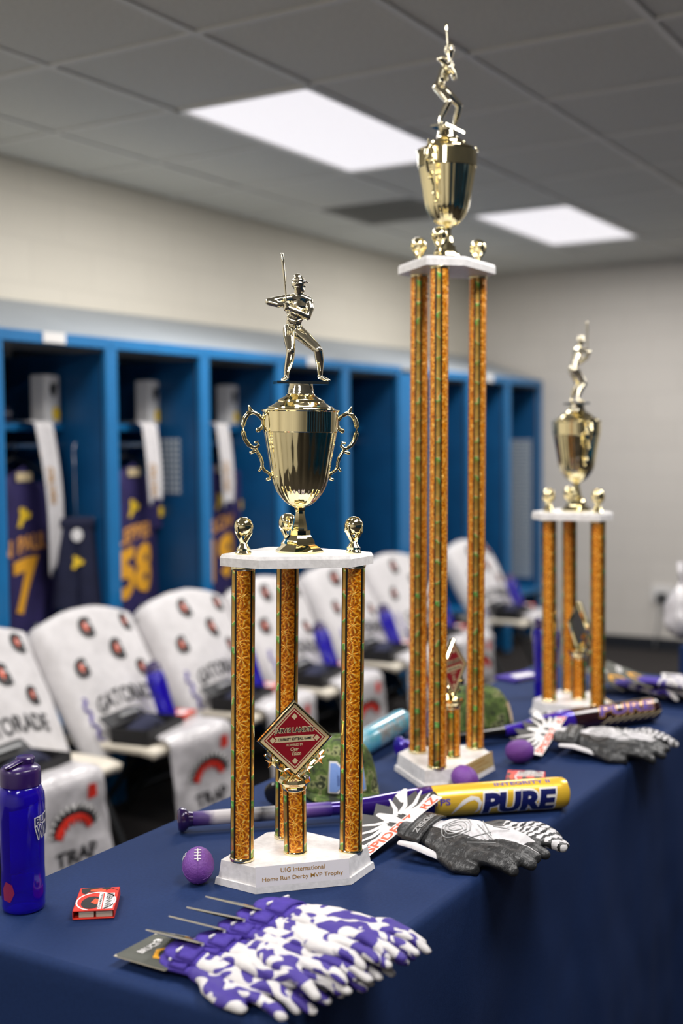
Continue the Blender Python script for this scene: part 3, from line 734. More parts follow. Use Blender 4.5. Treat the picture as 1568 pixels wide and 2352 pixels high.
def column_mesh(L, R=.0195, n=36):
    if L not in _col:
        b = MB(); vs_, fs, uv = [], [], []
        for k in range(n+1):
            a = 2*PI*k/n
            for z in (0, L): vs_.append((R*math.cos(a), R*math.sin(a), z)); uv.append((a*R, z))
        fs = [(2*k, 2*k+2, 2*k+3, 2*k+1) for k in range(n)]
        b.add(vs_, fs, 0, uv)
        b.add([(R*math.cos(2*PI*k/n), R*math.sin(2*PI*k/n), z) for z in (0, L) for k in range(n)], [tuple(reversed(range(n))), tuple(range(n, 2*n))])
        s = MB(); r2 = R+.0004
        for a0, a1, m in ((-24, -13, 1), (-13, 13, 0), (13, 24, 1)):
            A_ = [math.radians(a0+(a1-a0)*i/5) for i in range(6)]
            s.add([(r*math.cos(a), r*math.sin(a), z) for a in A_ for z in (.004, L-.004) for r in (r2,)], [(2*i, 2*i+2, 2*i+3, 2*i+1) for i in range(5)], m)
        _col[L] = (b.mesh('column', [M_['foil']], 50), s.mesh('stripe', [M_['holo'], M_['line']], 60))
    return _col[L]
def trophy(label, x, y, rz, L, stripe, lean_w, group, cup_xy, cup_rot=0, plate='white', back=False, twist=0, Lshort=.117):
    t = thing('trophy', label, 'trophy', (x, y, T), math.radians(rz), group)
    lv = Matrix.Rotation(-math.radians(rz), 3, 'Z') @ Vector((lean_w[0], lean_w[1], 0)); ang = lv.length
    ax = Vector((0, 0, 1)).cross(lv.normalized()) if ang > 0 else Vector((1, 0, 0))
    LM = Tm(0, 0, .04) @ Matrix.Rotation(ang, 4, ax) @ Tm(0, 0, -.04)
    b = obj('base', PM['block'], t); obj('flange', PM['flange'], b)
    cm, sm = column_mesh(L)
    def column(px, py, mesh, smesh, LL, M0):
        c = obj('column', mesh, t, M0 @ Tm(px, py, .04))
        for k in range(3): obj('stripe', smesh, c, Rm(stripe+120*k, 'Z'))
        obj('collar', PM['collar'], c); obj('collar', PM['collar'], c, Tm(0, 0, LL) @ Rm(180, 'X'))
        return c
    for px, py in ((-.095, 0), (.095, 0), (0, .098)): column(px, py, cm, sm, L, LM)
    cs, ss = column_mesh(Lshort)
    column(0, .013, cs, ss, Lshort, Matrix.Identity(4)).name = 'short_column'
    obj('column_cap', PM['cap'], t, Tm(0, .013, .04+Lshort))
    # diamond plaque on the short column
    zc = .04+Lshort+.017+.0665
    DM = Tm(0, .013, zc)
    p = obj('plaque', PM['dframe'], t, DM)
    obj('plaque_face', PM['dface'], p); obj('plaque_letters', PM['dtext'], p)
    if back:
        bk = MB(); decal(bk, flat_poly([(0, -.055), (.055, 0), (0, .055), (-.055, 0)]), lambda a, q, c: (a, .0014, q)); obj('plaque_backing', bk, p, mats=M_['slate'], smooth=0)
        rr = MB()
        for k in range(4):
            c0 = [(0, -.061), (.061, 0), (0, .061), (-.061, 0)]; u, w = c0[k], c0[(k+1) % 4]
            rr.loft([(u[0], .002, u[1]), (w[0], .002, w[1])], .0052, 6)
        obj('plaque_rim', rr, p, mats=M_['gold'])
    h = obj('plaque_holder', PM['vholder'], t, DM)
    for s in (-1, 1):
        for q in ((.0205, -.0530, .95), (.0405, -.0365, 1.1)):
            obj('star', PM['star'], h, Tm(s*q[0], -.0095, q[1]) @ Matrix.Scale(q[2], 4))
    # name plate
    if plate:
        mm = M_['plate_w'] if plate == 'white' else M_['plate_g']
        tilt = math.degrees(math.atan2(.0035, .029))
        NMt = Tm(-.001, -.0520, .0265) @ Rm(-tilt, 'X')
        n = obj('name_plate', MB().box((0, 0, 0), (.160, .0016, .034)), t, NMt, mats=mm)
        d = MB()
        if plate == 'white':
            decal(d, fit_text('UIG International', .075, .0075, .005), lambda a, q, c: (a, -.0011, q+.0085))
            decal(d, fit_text('Home Run Derby MVP Trophy', .138, .0088, .008), lambda a, q, c: (a, -.0011, q-.0055))
        else:
            decal(d, fit_text('UIG International', .07, .0065, .005), lambda a, q, c: (a, -.0011, q+.0085))
            decal(d, fit_text('Celebrity Softball Game', .11, .006, .005), lambda a, q, c: (a, -.0011, q-.001))
            decal(d, fit_text('MVP Trophy', .06, .006, .005), lambda a, q, c: (a, -.0011, q-.010))
        obj('name_letters', d, n, mats=M_['goldp'], smooth=0)
    TW = Rm(twist, 'Z')
    z1 = .04+L
    obj('top_plate', PM['plate'], t, LM @ Tm(0, 0, z1) @ TW)
    for px, py in ((-.095, 0), (.095, 0), (0, .100)):
        f = obj('ball_finial', PM['cradle'], t, LM @ Tm(0, 0, z1+.02) @ TW @ Tm(px, py, 0)); obj('ball', PM['ball'], f)
    CM = LM @ Tm(cup_xy[0], cup_xy[1], z1+.02) @ Rm(cup_rot, 'Z')
    obj('cup_foot', PM['foot'], t, CM); obj('cup_stem', PM['stem'], t, CM)
    bo = obj('cup_bowl', PM['bowl'], t, CM); obj('rim_band', PM['band'], bo); obj('cup_lid', PM['lid'], t, CM)
    obj('cup_handle', PM['handle'], t, CM); obj('cup_handle', PM['handle'], t, CM @ Rm(180, 'Z'))
    fm = CM @ Tm(0, 0, hz(1003))
    obj('figure_plinth', PM['fplinth'], t, CM); fg = obj('batter', PM['batter'], t, fm); obj('bat', PM['bat'], fg)
    return t
trophy('orange-columned trophy with a readable red diamond plaque and white name plate', 1.715, 1.125, -45.2, .499, -98-60, (.549*.0196, -.836*.0196), None, (.007, .03))
trophy('tallest orange-columned trophy with gold cup, its base between two purple balls', 2.425, 1.162, -.6, 1.073, 206.6-3, (.44*.0099, -.9*.0099), None, (0, .03), plate='gold')
trophy('trophy seen from behind, its diamond black, nearest the far table end', 3.15, 1.128, 43.1, .492, 153.7-65, (0, 0), None, (0, .02), plate='gold', back=True)

# ------------------------------------------------------------------ bats
def bat(label, knob, tip, styles, word=None, word_col=None, face=(0, -1), extra=None, Rb=.0315):
    """knob and tip: points (x, y) on the cloth under the two ends"""
    kx, ky = knob; tx, ty = tip; Lh = math.hypot(tx-kx, ty-ky)
    rk = .0235
    d = Vector((tx-kx, ty-ky, (Rb-rk))).normalized(); L = Lh
    side = Vector((-d.y, d.x, 0)).normalized()
    if side.x*face[0]+side.y*face[1] < 0: side = -side
    side = (side-d*side.dot(d)).normalized(); upv = side.cross(d)
    if upv.z < 0: upv = -upv
    M = Matrix(((d.x, side.x, upv.x, kx), (d.y, side.y, upv.y, ky), (d.z, side.z, upv.z, T+rk+.0008), (0, 0, 0, 1)))
    t = thing('softball_bat', label, 'bat', M=M, group='softball bats on the trophy table')
    Q = Rm(90, 'Y')
    def seg(name, prof, mat):
        # profile is (x along the axis, radius)
        b = MB(); b.lathe([(r, x) for x, r in prof], 40, M=Q); return obj(name, b, t, mats=mat, smooth=35)
    gx, sx = .30, .50*L/.78
    seg('knob', [(0, .012), (.001, .019), (.005, .0232), (.011, .0235), (.016, .021), (.022, .0150), (.03, .0138)], styles[0])
    seg('grip', [(.03, .0140), (gx-.005, .0142), (gx, .0132)], styles[1])
    n = 14
    sm = lambda k: k*k*(3-2*k)
    seg('shaft', [(gx, .0130)]+[(gx+(sx-gx)*i/n, .0130+(Rb*.97-.0130)*sm(i/n)) for i in range(1, n+1)], styles[2])
    bo = seg('barrel', [(sx, Rb*.97), (sx+.02, Rb*.995), (sx+.05, Rb), (L-.02, Rb), (L-.008, Rb*.97), (L-.002, Rb*.86), (L, Rb*.6)], styles[3])
    seg('end_cap', [(L-.0005, Rb*.62), (L+.003, Rb*.5), (L+.004, Rb*.2)], styles[4])
    if word:
        def wrap(r, cx, a0):
            # text x along the axis; text y goes round the barrel, measured upwards
            def g(a, b, c): 
                th = b/r+a0; return (cx+a, r*math.cos(th), r*math.sin(th))
            return g
        for (body, w, h, cx, a0, off, col, dr, shear) in word:
            d_ = MB(); decal(d_, fit_text(body, w, h, off, shear) if isinstance(body, str) else body, wrap(Rb+dr, cx, math.radians(a0)), 0, .003, (1,))
            obj('printed_letters', d_, bo, mats=col, smooth=0)
    return t
M_['bat_purple'] = pbr('gloss_purple_paint', rgb(54, 26, 128), .12, .35, coat=.8)
M_['bat_knob'] = pbr('dark_purple_knob', rgb(44, 22, 80), .15, .2, coat=.8)
M_['bat_yellow'] = pbr('gold_yellow_paint', rgb(246, 200, 62), .28, .25, coat=.6)
M_['bat_maroon'] = pbr('dark_maroon_paint', rgb(44, 16, 26), .2, .2, coat=.8)
M_['bat_black'] = pbr('black_gloss_rubber', rgb(14, 14, 16), .22, coat=.4)
M_['bat_cyan'] = noisy('cyan_white_paint', rgb(94, 186, 214), rgb(206, 222, 228), 7, .22, coat=.7, lo=.45, hi=.62)
M_['bat_blue2'] = pbr('bright_purple_paint', rgb(64, 36, 178), .2, .3, coat=.6)
M_['grip1'] = axis_ramp('purple_white_black_grip', [(.03, rgb(58, 26, 110)), (.055, rgb(90, 70, 130)), (.075, rgb(206, 202, 206)), (.12, rgb(200, 198, 200)), (.16, rgb(60, 60, 66)), (.21, rgb(190, 190, 194)), (.25, rgb(120, 90, 170)), (.3, rgb(58, 30, 130))], 0, .45, 0, 0, .035)
M_['navy_print'] = pbr('navy_print', rgb(18, 26, 92), .3, coat=.4)
sw = flat_poly([(-.03, -.014), (-.022, -.004), (-.008, .006), (.008, .011), (.022, .009), (.028, .002), (.024, -.008), (.014, -.014), (.02, -.006), (.021, .002), (.014, .006), (.002, .004), (-.012, -.002)])
bat('softball bat with yellow PURE barrel and purple shaft, passing behind the front trophy', (1.806, 1.458), (2.316, .865),
    [M_['bat_knob'], M_['grip1'], M_['bat_purple'], M_['bat_yellow'], M_['bat_yellow']],
    [('PURE', .160, .054, .674, -8, .10, M_['white'], .0004, .12), ('PURE', .153, .046, .674, -8, .055, M_['navy_print'], .0008, .12),
     (([Vector((p.x*1.1, p.y*1.6, 0)) for p in sw[0]], sw[1]), 0, 0, .566, -4, 0, M_['white'], .0004, 0), ('INTEGRITY II', .115, .010, .685, 68, .02, M_['purple_print'], .0004, 0), ('TPS', .035, .013, .515, 12, .03, M_['purple_print'], .0004, 0),
     ('ENGINEERED FOR PERFORMANCE', .19, .0035, .655, 48, .0, M_['goldp'], .0004, 0)], face=(-.6, -.8))
bat('softball bat with dark maroon barrel and bright purple shaft, before the farthest trophy', (2.497, 1.352), (3.150, .930),
    [M_['bat_blue2'], M_['bat_black'], M_['bat_blue2'], M_['bat_maroon'], M_['bat_black']],
    [('PURE', .190, .036, .665, 42, .07, M_['goldp'], .0004, .2), ('PURE', .184, .029, .665, 42, .03, M_['purple_print'], .0008, .2),
     ('////////', .20, .016, .675, -6, .02, M_['cream'], .0004, .2)], face=(-.4, -.9))
bat('cyan and white softball bat with black knob, behind the front trophy', (2.035, 1.392), (2.715, 1.452),
    [M_['bat_black'], M_['bat_black'], M_['bat_cyan'], M_['bat_cyan'], M_['bat_black']],
    [('IMPACT', .16, .035, .56, 25, .03, M_['ggrey'], .0004, .1)], face=(0, -1))

# ------------------------------------------------------------------ caps
def cap(label, x, y, rz, logo):
    t = thing('baseball_cap', label, 'cap', (x, y, T+.0005), math.radians(rz), 'camouflage caps on the trophy table')
    R, Hh = .088, .118
    def dome(u, v):
        a = u*2*PI; k = v*PI/2
        r = math.cos(k)**.62 if v < 1 else 0; z = math.sin(k)**1.0
        fr = 1+.06*max(0, -math.sin(a))
        crease = 1-.012*(1-abs(math.sin(3*a)))**6
        return (R*r*math.cos(a)*.95*crease, R*r*math.sin(a)*fr*1.06*crease, Hh*z*(1+.05*max(0, -math.sin(a))*math.sin(2*k)))
    b = MB(); b.grid(dome, 48, 18); obj('crown', b, t, mats=M_['camo'], smooth=180, solid=.002)
    def brim(u, v):
        a = PI+u*PI; ro = R*(.97+.78*v*math.sin(u*PI)**.55)
        x_ = math.cos(a)*R*.95*(1-.04*v); y_ = math.sin(a)*(R*1.1+.066*v*1.0)
        return (x_, y_, .012-.011*v+.016*v*(1-(x_/(R))**2)*.4+.004)
    b = MB(); b.grid(brim, 24, 8); obj('brim', b, t, mats=M_['camo'], smooth=180, solid=.003)
    obj('button', MB().lathe([(.008, Hh+.0), (.007, Hh+.004), (.002, Hh+.006)], 12), t, mats=M_['camo'])
    def on(off):
        def g(a, q, c):
            ang = -PI/2+a/(R*1.1); k = math.asin(min(1, max(0, q/Hh)))
            u = (ang/(2*PI)) % 1; p = Vector(dome(u, k/(PI/2))); n = Vector((p.x, p.y, p.z*.5)).normalized(); return p+n*off
        return g
    if logo:
        d = MB(); decal(d, fit_text(logo, .096, .058, .045), lambda a, q, c: on(.003)(a, q+.052, c), 0, .006); obj('embroidered_outline', d, t, mats=M_['white'], smooth=0)
        d = MB(); decal(d, fit_text(logo, .090, .052, .012), lambda a, q, c: on(.0045)(a, q+.052, c), 0, .006); obj('embroidered_letter', d, t, mats=M_['bluew'], smooth=0)
    else:
        d = MB(); decal(d, flat_poly([(-.03, -.02), (.03, -.02), (.03, .025), (-.03, .025)]), lambda a, q, c: on(.003)(a, q+.05, c), 0, .006); obj('front_patch', d, t, mats=M_['cream'], smooth=0)
        s_ = MB(); s_.lathe([(.014, 0), (.013, .0015)], 20, M=Tm(.02, -.135, .0195)); obj('brim_sticker', s_, t, mats=M_['red'])
    return t
cap('camouflage cap with light blue letter, behind the front trophy columns', 2.190, 1.330, -46, 'M')
cap('camouflage cap with cream front patch, right of the tallest trophy', 2.815, 1.300, 22, None)

# ------------------------------------------------------------------ small footballs
def mini_ball(label, x, y, rz, tilt, laces=True):
    R, H = .0268, .0335
    t = thing('mini_football', label, 'ball', M=Tm(x, y, T+R*1.03+.001) @ Rm(rz, 'Z') @ Rm(tilt, 'X'), group='purple foam footballs')
    n = 24
    pr = [(R*(math.sin(PI*i/n)**.92 if 0 < i < n else .02), -H*math.cos(PI*i/n)) for i in range(n+1)]
    obj('foam_body', MB().lathe(pr, 40), t, mats=M_['ballp'])
    b = MB()
    for k in range(2):
        m_ = Rm(90*k, 'Z')
        pts = [m_ @ Vector((r*1.004, 0, z)) for r, z in pr[2:-2]]; b.loft(pts, .0006, 6)
        pts = [m_ @ Vector((-r*1.004, 0, z)) for r, z in pr[2:-2]]; b.loft(pts, .0006, 6)
    obj('seam', b, t, mats=M_['ballp'])
    if laces:
        b = MB(); P = lambda z, dy: (dy, -R*math.sin(math.acos(max(-1, min(1, z/H))))-.0004, z)
        b.loft([P(-.013, 0), P(0, 0), P(.013, 0)], .0014, 6)
        for z in (-.010, -.0035, .0035, .010): b.loft([P(z, -.005), P(z, 0), P(z, .005)], .0012, 6)
        obj('laces', b, t, mats=M_['white'])
        d = MB(); decal(d, fit_text('BUILT', .018, .007, .05), lambda a, q, c: (R*1.002*math.sin(a/R-1.15), -R*1.002*math.cos(a/R-1.15)*.98, q+.010), 0, .004); obj('white_letters', d, t, mats=M_['white'], smooth=0)
    return t
mini_ball('purple foam football with white laces, touching the front trophy base', 1.617, 1.262, -54, -62)
mini_ball('purple foam football against the tallest trophy base, behind the yellow bat', 2.318, 1.092, -30, -80, False)
mini_ball('purple foam football right of the tallest trophy base, below the purple bat', 2.585, 1.078, 10, 80, False)

# ------------------------------------------------------------------ bottles
def bottle_meshes():
    prof = [(.030, 0), (.0335, .002), (.0345, .008), (.0340, .014), (.0352, .03), (.0345, .07), (.0352, .115), (.0372, .150), (.0376, .175), (.0368, .188), (.0325, .199), (.030, .203)]
    inner = [(r-.0016, z+(.002 if i == 0 else 0)) for i, (r, z) in enumerate(prof)]
    def rib(a, z): return 1-.022*max(0, math.sin((z-.02)/.1*PI) if .02 < z < .12 else 0)*(.5+.5*math.cos(4*a))
    b = MB(); b.lathe(prof+list(reversed(inner)), 48, rf=rib, cap=False)
    n = 48
    b.add([(.030*math.cos(2*PI*i/n), .030*math.sin(2*PI*i/n), .0) for i in range(n)], [tuple(reversed(range(n)))])
    PM['bot'] = b.mesh('bottle_body', [M_['pbottle']], 60)
    b = MB(); b.lathe([(.0295, .202), (.0325, .203), (.0325, .224), (.0312, .229), (.028, .232), (.015, .235), (.004, .236)], 64, rf=lambda a, z: 1-.012*(.5+.5*math.cos(32*a))*(z < .226)); PM['lid'] = b.mesh('screw_lid', [M_['plid']], 40)
    b = MB(); b.loft([(-.027, 0, .236), (-.012, 0, .239), (.004, 0, .2415)], [.007, .008, .009], 12, flat=.35)
    b.lathe([(.0135, .232), (.0150, .236), (.0155, .243), (.0135, .2455), (.005, .2462)], 32, c=(.011, 0)); PM['spout'] = b.mesh('flip_spout', [M_['plid']], 40)
bottle_meshes()
def bottle(label, M, group=None, detail=True, rz=0):
    t = thing('water_bottle', label, 'bottle', M=M, group=group)
    b = obj('bottle_body', PM['bot'], t)
    l = obj('screw_lid', PM['lid'], t); obj('flip_spout', PM['spout'], l)
    if detail:
        def w(r, z0, a0): return lambda a, q, c: (r*math.cos(a/r+a0), r*math.sin(a/r+a0), z0+q+.14*a)
        d = MB()
        decal(d, fit_text('BUILT', .050, .014, .09), w(.0374, .151, 0), 0, .004, (0,)); decal(d, fit_text('WINS', .050, .024, .09), w(.0372, .132, 0), 0, .004, (0,))
        o1 = obj('white_outline', d, b, Rm(rz, 'Z'), mats=M_['white'], smooth=0)
        d = MB()
        decal(d, fit_text('BUILT', .047, .0115, .03), w(.0378, .151, 0), 0, .004, (0,)); decal(d, fit_text('WINS', .047, .021, .03), w(.0376, .132, 0), 0, .004, (0,))
        obj('printed_letters', d, b, Rm(rz, 'Z'), mats=M_['navy_print'], smooth=0)
        p = MB(); p.grid(lambda u, v: (.022*math.cos(u*2.2-1.2), .022*math.sin(u*2.2-1.2)+.006*u, .062+.1*v+.012*u), 10, 4); p.grid(lambda u, v: (-.01+.03*v*.3, -.018+.036*u, .02+.035*v), 4, 4)
        obj('folded_paper_inside', p, t, Rm(rz-60, 'Z'), mats=M_['insert'], solid=.0006, smooth=60)
        s_ = MB(); decal(s_, flat_poly([(-.01, -.014), (.004, -.018), (.012, -.004), (.008, .01), (-.004, .016), (-.012, .004)]), w(.0356, .038, math.radians(-112)), 0, .004, (0,)); obj('red_sticker', s_, b, Rm(rz, 'Z'), mats=pbr('dull_crimson_sticker', rgb(136, 28, 74), .5), smooth=0)
    return t
# printed side turned away to the right
bottle('translucent purple water bottle standing at the near left corner of the table', Tm(1.385, 1.437, T+.0006) @ Rm(0, 'Z'), rz=296)
bottle('dark purple water bottle standing behind the farthest trophy', Tm(3.290, 1.290, T+.0006), detail=False)

# ------------------------------------------------------------------ card packs
def pack(label, M, group='small red packs', word='WINNERS', colour=None, simple=False):
    t = thing('gum_pack', label, 'pack', M=M, group=group)
    w, d, h = .102, .082, .016
    c = MB(); c.box((0, 0, h-.001), (w, d, .002)); c.box((0, 0, .001), (w, d, .002)); c.box((-w/2+.001, 0, h/2), (.002, d, h)); c.box((w/2-.001, 0, h/2), (.002, d, h))
    obj('sleeve', c, t, mats=colour or M_['red'], bevel=.0008)
    i = MB(); i.box((-.018, 0, .0055), (.036, d-.006, .006)); i.box((-.018, 0, .0118), (.036, d-.006, .0055)); i.box((.026, 0, .0055), (.04, d-.006, .006)); i.box((.026, 0, .0118), (.04, d-.006, .0055))
    obj('inner_tray', i, t, mats=M_['cardedge'])
    z = h+.0003
    if simple:
        e = MB(); decal(e, flat_poly([(-.03, -.02), (.03, -.024), (.034, .012), (-.02, .02)]), lambda a, q, _: (a, q, z)); obj('printed_patch', e, t, mats=M_['white'], smooth=0); return t
    e = MB()
    decal(e, flat_poly([(-.046, .038), (-.02, .04), (.0, .038), (.024, .041), (.046, .030), (.05, .026), (.03, .036), (.012, .026), (-.008, .022), (-.026, .024), (-.03, .016), (-.04, .02), (-.044, .028)]), lambda a, q, _: (a, q, z), 0)
    decal(e, flat_poly([(-.036+.026*math.cos(k*PI/12)+.026, -.014+.022*math.sin(k*PI/12)) for k in range(24)]), lambda a, q, _: (a, q, z), 0)
    obj('dark_picture', e, t, mats=M_['box_blk'], smooth=0)
    e = MB(); decal(e, flat_poly([(-.022, .032), (.004, .036), (.018, .03), (.014, .024), (-.008, .024), (-.022, .026)]), lambda a, q, _: (a, q, z+.0002)); decal(e, flat_poly([(-.004, .0), (.008, -.004), (.012, -.016), (.0, -.02), (-.012, -.014)]), lambda a, q, _: (a, q, z+.0002)); obj('orange_picture', e, t, mats=M_['ored'], smooth=0)
    e = MB(); n = 30
    P = [((.046+(.004 if k % 2 else 0))*math.cos(2*PI*(k//2)/n), (.030+(.003 if k % 2 else 0))*math.sin(2*PI*(k//2)/n)-.010) for k in range(2*n)]
    for k in range(n):
        a, b, c_, d_ = P[2*k], P[(2*k+2) % (2*n)], P[(2*k+3) % (2*n)], P[2*k+1]
        if max(abs(x) for x in (a[0], b[0], c_[0], d_[0])) < .0505 and min(a[1], d_[1]) > -.0405:
            decal(e, flat_poly([a, b, c_, d_]), lambda a_, q, _: (a_, q, z+.0003))
    for x0, x1 in ((.006, .016), (.019, .044)):
        decal(e, flat_poly([(x0+.002, -.038), (x1+.002, -.038), (x1-.002, .018), (x0-.002, .018)]), lambda a, q, _: (a, q, z+.0003))
    obj('white_print', e, t, mats=M_['white'], smooth=0)
    e = MB()
    decal(e, fit_text('CHAMPION', .050, .006, .02), lambda a, q, _: (.0115-q, a-.010, z+.0005)); decal(e, fit_text(word, .050, .016, .02), lambda a, q, _: (.0315-q, a-.010, z+.0005))
    obj('black_letters', e, t, mats=M_['box_blk'], smooth=0)
    return t
a_ = math.degrees(math.atan2(1.267-1.316, 1.420-1.382))
pack('small red and white card pack lying on the cloth by the nearest purple bottle', Tm(1.444, 1.334, T+.0005) @ Rm(a_-2, 'Z') @ Matrix.Diagonal((.64, 1.2, .9, 1)))
pack('small red pack lying behind the yellow bat barrel', Tm(2.43, 1.000, T+.0005) @ Rm(20, 'Z'))
pack('flat purple packet at the back table edge, left of the farthest trophy', Tm(3.52, 1.462, T+.0005) @ Rm(-20, 'Z') @ Matrix.Diagonal((1.5, 1.1, .6, 1)), group=None, colour=M_['gpurple'], simple=True)

# ------------------------------------------------------------------ batting gloves
def hand_mesh(name, mats, pick, curl=.5, thumb=1, seed=0, thin=1.0, voxel=.0026, it=4, spread=1.0, cuff=True, fat=1.0):
    """flat empty glove: wrist at the origin, fingers along +Y, back of the hand up"""
    rr = random.Random(seed); F = MB(); fl = .62*thin
    kn = [(-.036, .098), (-.012, .106), (.012, .104), (.034, .094)]
    if thumb < 0: kn = [(-x, y) for x, y in kn]
    for x, y in kn: F.loft([(x*.62, .0, .0), (x*.86, .05, .003), (x, y, .0)], [.0195, .0205, .0160], 12, flat=fl)
    F.loft([(-.018, .0, 0), (0, .045, .003), (.0, .09, .001)], [.022, .03, .028], 12, flat=fl*.62)
    if cuff: F.loft([(0, -.052, 0), (0, -.02, 0), (0, .012, 0)], [.036, .034, .037], 20, flat=.36*thin)
    for k, (x, y) in enumerate(kn):
        Lf = (.062, .078, .082, .072)[k] if thumb > 0 else (.062, .078, .082, .072)[k]
        dx = x*.36*spread+rr.uniform(-.006, .006); c = curl*rr.uniform(.6, 1.3); w_ = rr.uniform(-.4, 1.6)
        P = [(x, y-.012, .001), (x+dx*.35, y+Lf*.36, .006*c*w_+.001), (x+dx*.75, y+Lf*.72, .002*c*w_), (x+dx, y+Lf, -.007*c)]
        F.loft(P, [.0128*fat, .0120*fat, .0108*fat, .0088*fat], 12, flat=.74*thin)
    s = 1 if thumb > 0 else -1
    F.loft([(s*.022, .018, 0), (s*.048, .045, -.002), (s*.060, .075, -.004), (s*.062*(1 if fat == 1 else .84)+rr.uniform(-.004, .004), .104, -.008)], [.018, .0165, .0140, .0105], 12, flat=.72*thin)
    me = fuse(F, voxel, it, mats, name, pick)
    for v in me.vertices:
        n = noise.noise((v.co.x*26+seed, v.co.y*22, v.co.z*20)); n2 = noise.noise((v.co.x*70, v.co.y*60+seed, 3))
        v.co.z += (.0035*n+.0016*n2)*(1 if v.co.z > -.004 else .3)
    return me
def zmin(me): return min(v.co.z for v in me.vertices)

# --- two black and white pairs on their spider card
gA = hand_mesh('black_hand', [M_['gblack'], M_['gwhite']], lambda c, n: 1 if c.x < .001-.018*max(0, min(1, (c.y-.08)/.04)) else 0, .8, 1, 3, 1.0, spread=.12, fat=1.22)
gB = hand_mesh('webbed_hand', [M_['gblack'], M_['gwhite']], lambda c, n: 1 if math.sin(c.y*420+c.x*180)+.5*math.sin(c.x*520) > -.15 and c.y > .06 and c.x < .02 else 0, .8, 1, 5, 1.0, spread=.12, fat=1.22)
def spider_gloves(label, x, y, rz):
    t = thing('batting_gloves', label, 'gloves', group='black batting glove pairs', M=Tm(x, y, T) @ Rm(rz, 'Z') @ Matrix.Diagonal((1.34, .95, 1.1, 1)))
    lo = obj('lower_glove', gB, t, Tm(-.040, .012, -zmin(gB)+.0012) @ Rm(10, 'Z'))
    h2 = .030
    hi = obj('upper_glove', gA, t, Tm(.014, -.004, h2) @ Rm(10, 'Y') @ Rm(-5, 'X') @ Rm(2, 'Z'))
    s = MB(); s.grid(lambda u, v: ((u-.5)*.084, -.052+.036*v, .0155-.010*abs(2*u-1)**3), 14, 4); st = obj('wrist_strap', s, hi, mats=M_['gblack'], solid=.003, smooth=60)
    d = MB(); decal(d, fit_text('SPIDERZ', .060, .011, .03), lambda a, q, _: (a, -.033+q, .0178-.010*abs(2*a/.084)**3), 0, .006, (0,)); obj('strap_letters', d, st, mats=M_['ggrey'], smooth=0)
    w = MB(); w.loft([(.046, -.052, .0), (.05, -.02, .004), (.052, .015, .0), (.05, .035, -.006)], [.006, .0075, .007, .005], 10, flat=.6); obj('white_pull_tab', w, hi, mats=M_['gwhite'])
    p = MB()
    top = lambda x_, y_: .0150+.0075*math.exp(-((y_-.06)/.05)**2)-14*max(0, abs(x_)-.02)**2*.6
    for c0, w0, l0, y0 in ((0, .030, .056, .005), (0, .020, .044, .010), (0, .009, .030, .016)):
        for sgn in (-1, 1): p.loft([(c0+sgn*w0*math.sin(k/8*PI)**.8, y0+l0*k/8, top(w0*math.sin(k/8*PI), y0+l0*k/8)) for k in range(9)], .0009, 5)
    for a, b in (((-.034, .066), (-.006, .100)), ((-.02, .064), (.006, .112)), ((.02, .07), (-.012, .095)), ((.03, .075), (.01, .118)), ((-.03, .09), (-.036, .118))):
        p.loft([(a[0]+(b[0]-a[0])*k/5, a[1]+(b[1]-a[1])*k/5, top(a[0], a[1])-.0005*k) for k in range(6)], .0011, 5)
    obj('embossed_piping', p, hi, mats=M_['ggrey'])
    # spider shaped card at the wrist
    cd = obj('spider_card', MB().prism([(-.100, -.056), (.092, -.062), (.118, -.080), (.100, -.086), (.128, -.108), (.098, -.104), (.104, -.130), (.078, -.112), (.058, -.142), (.046, -.118), (.012, -.146), (.006, -.120), (-.028, -.140), (-.030, -.114), (-.066, -.128), (-.062, -.106), (-.098, -.106), (-.084, -.090), (-.112, -.078)], 0, .0012), t, Tm(-.004, -.032, .023) @ Rm(9, 'Y') @ Rm(-6, 'X') @ Matrix.Diagonal((1.0, 1.10, 1, 1)), mats=M_['box_blk'])
    l = MB(); zz = .0017
    for sx in (-1, 1):
        for k, (bx, by, ex, ey) in enumerate(((.010, -.086, .05, -.128), (.018, -.084, .082, -.116), (.022, -.080, .104, -.098), (.022, -.076, .10, -.078))):
            l.loft([(sx*bx, by, zz), (sx*(bx*.55+ex*.45), by*.5+ey*.5+.008, zz), (sx*ex, ey, zz)], [.0042, .0036, .0012], 6, flat=.15, cap=False)
    l.loft([(0, -.112, zz), (0, -.092, zz), (0, -.074, zz)], [.006, .012, .007], 10, flat=.08); l.loft([(-.09, -.124, zz), (-.07, -.118, zz), (-.055, -.104, zz)], [.004, .010, .004], 8, flat=.1)
    obj('white_spider_print', l, cd, mats=M_['white'])
    e = MB(); e.prism([(-.100, -.071), (.108, -.071), (.108, -.051), (-.100, -.051)], .0012, .0016); obj('white_band', e, cd, mats=M_['white'])
    for wd, w_, ox in (('SPIDERZ', .128, .036), ('RZ', .040, -.072)):
        d = MB(); decal(d, fit_text(wd, w_, .0165, .03), lambda a, q, _: (-(a-ox), -q-.061, .0020)); obj('orange_letters', d, cd, mats=M_['ored'], smooth=0)
    return t
spider_gloves('black and white batting gloves on a spider card, before the yellow bat barrel', 1.968, .962, 180-2)
spider_gloves('black and white batting gloves on a spider card, before the maroon bat barrel', 2.77, .975, 180+8)

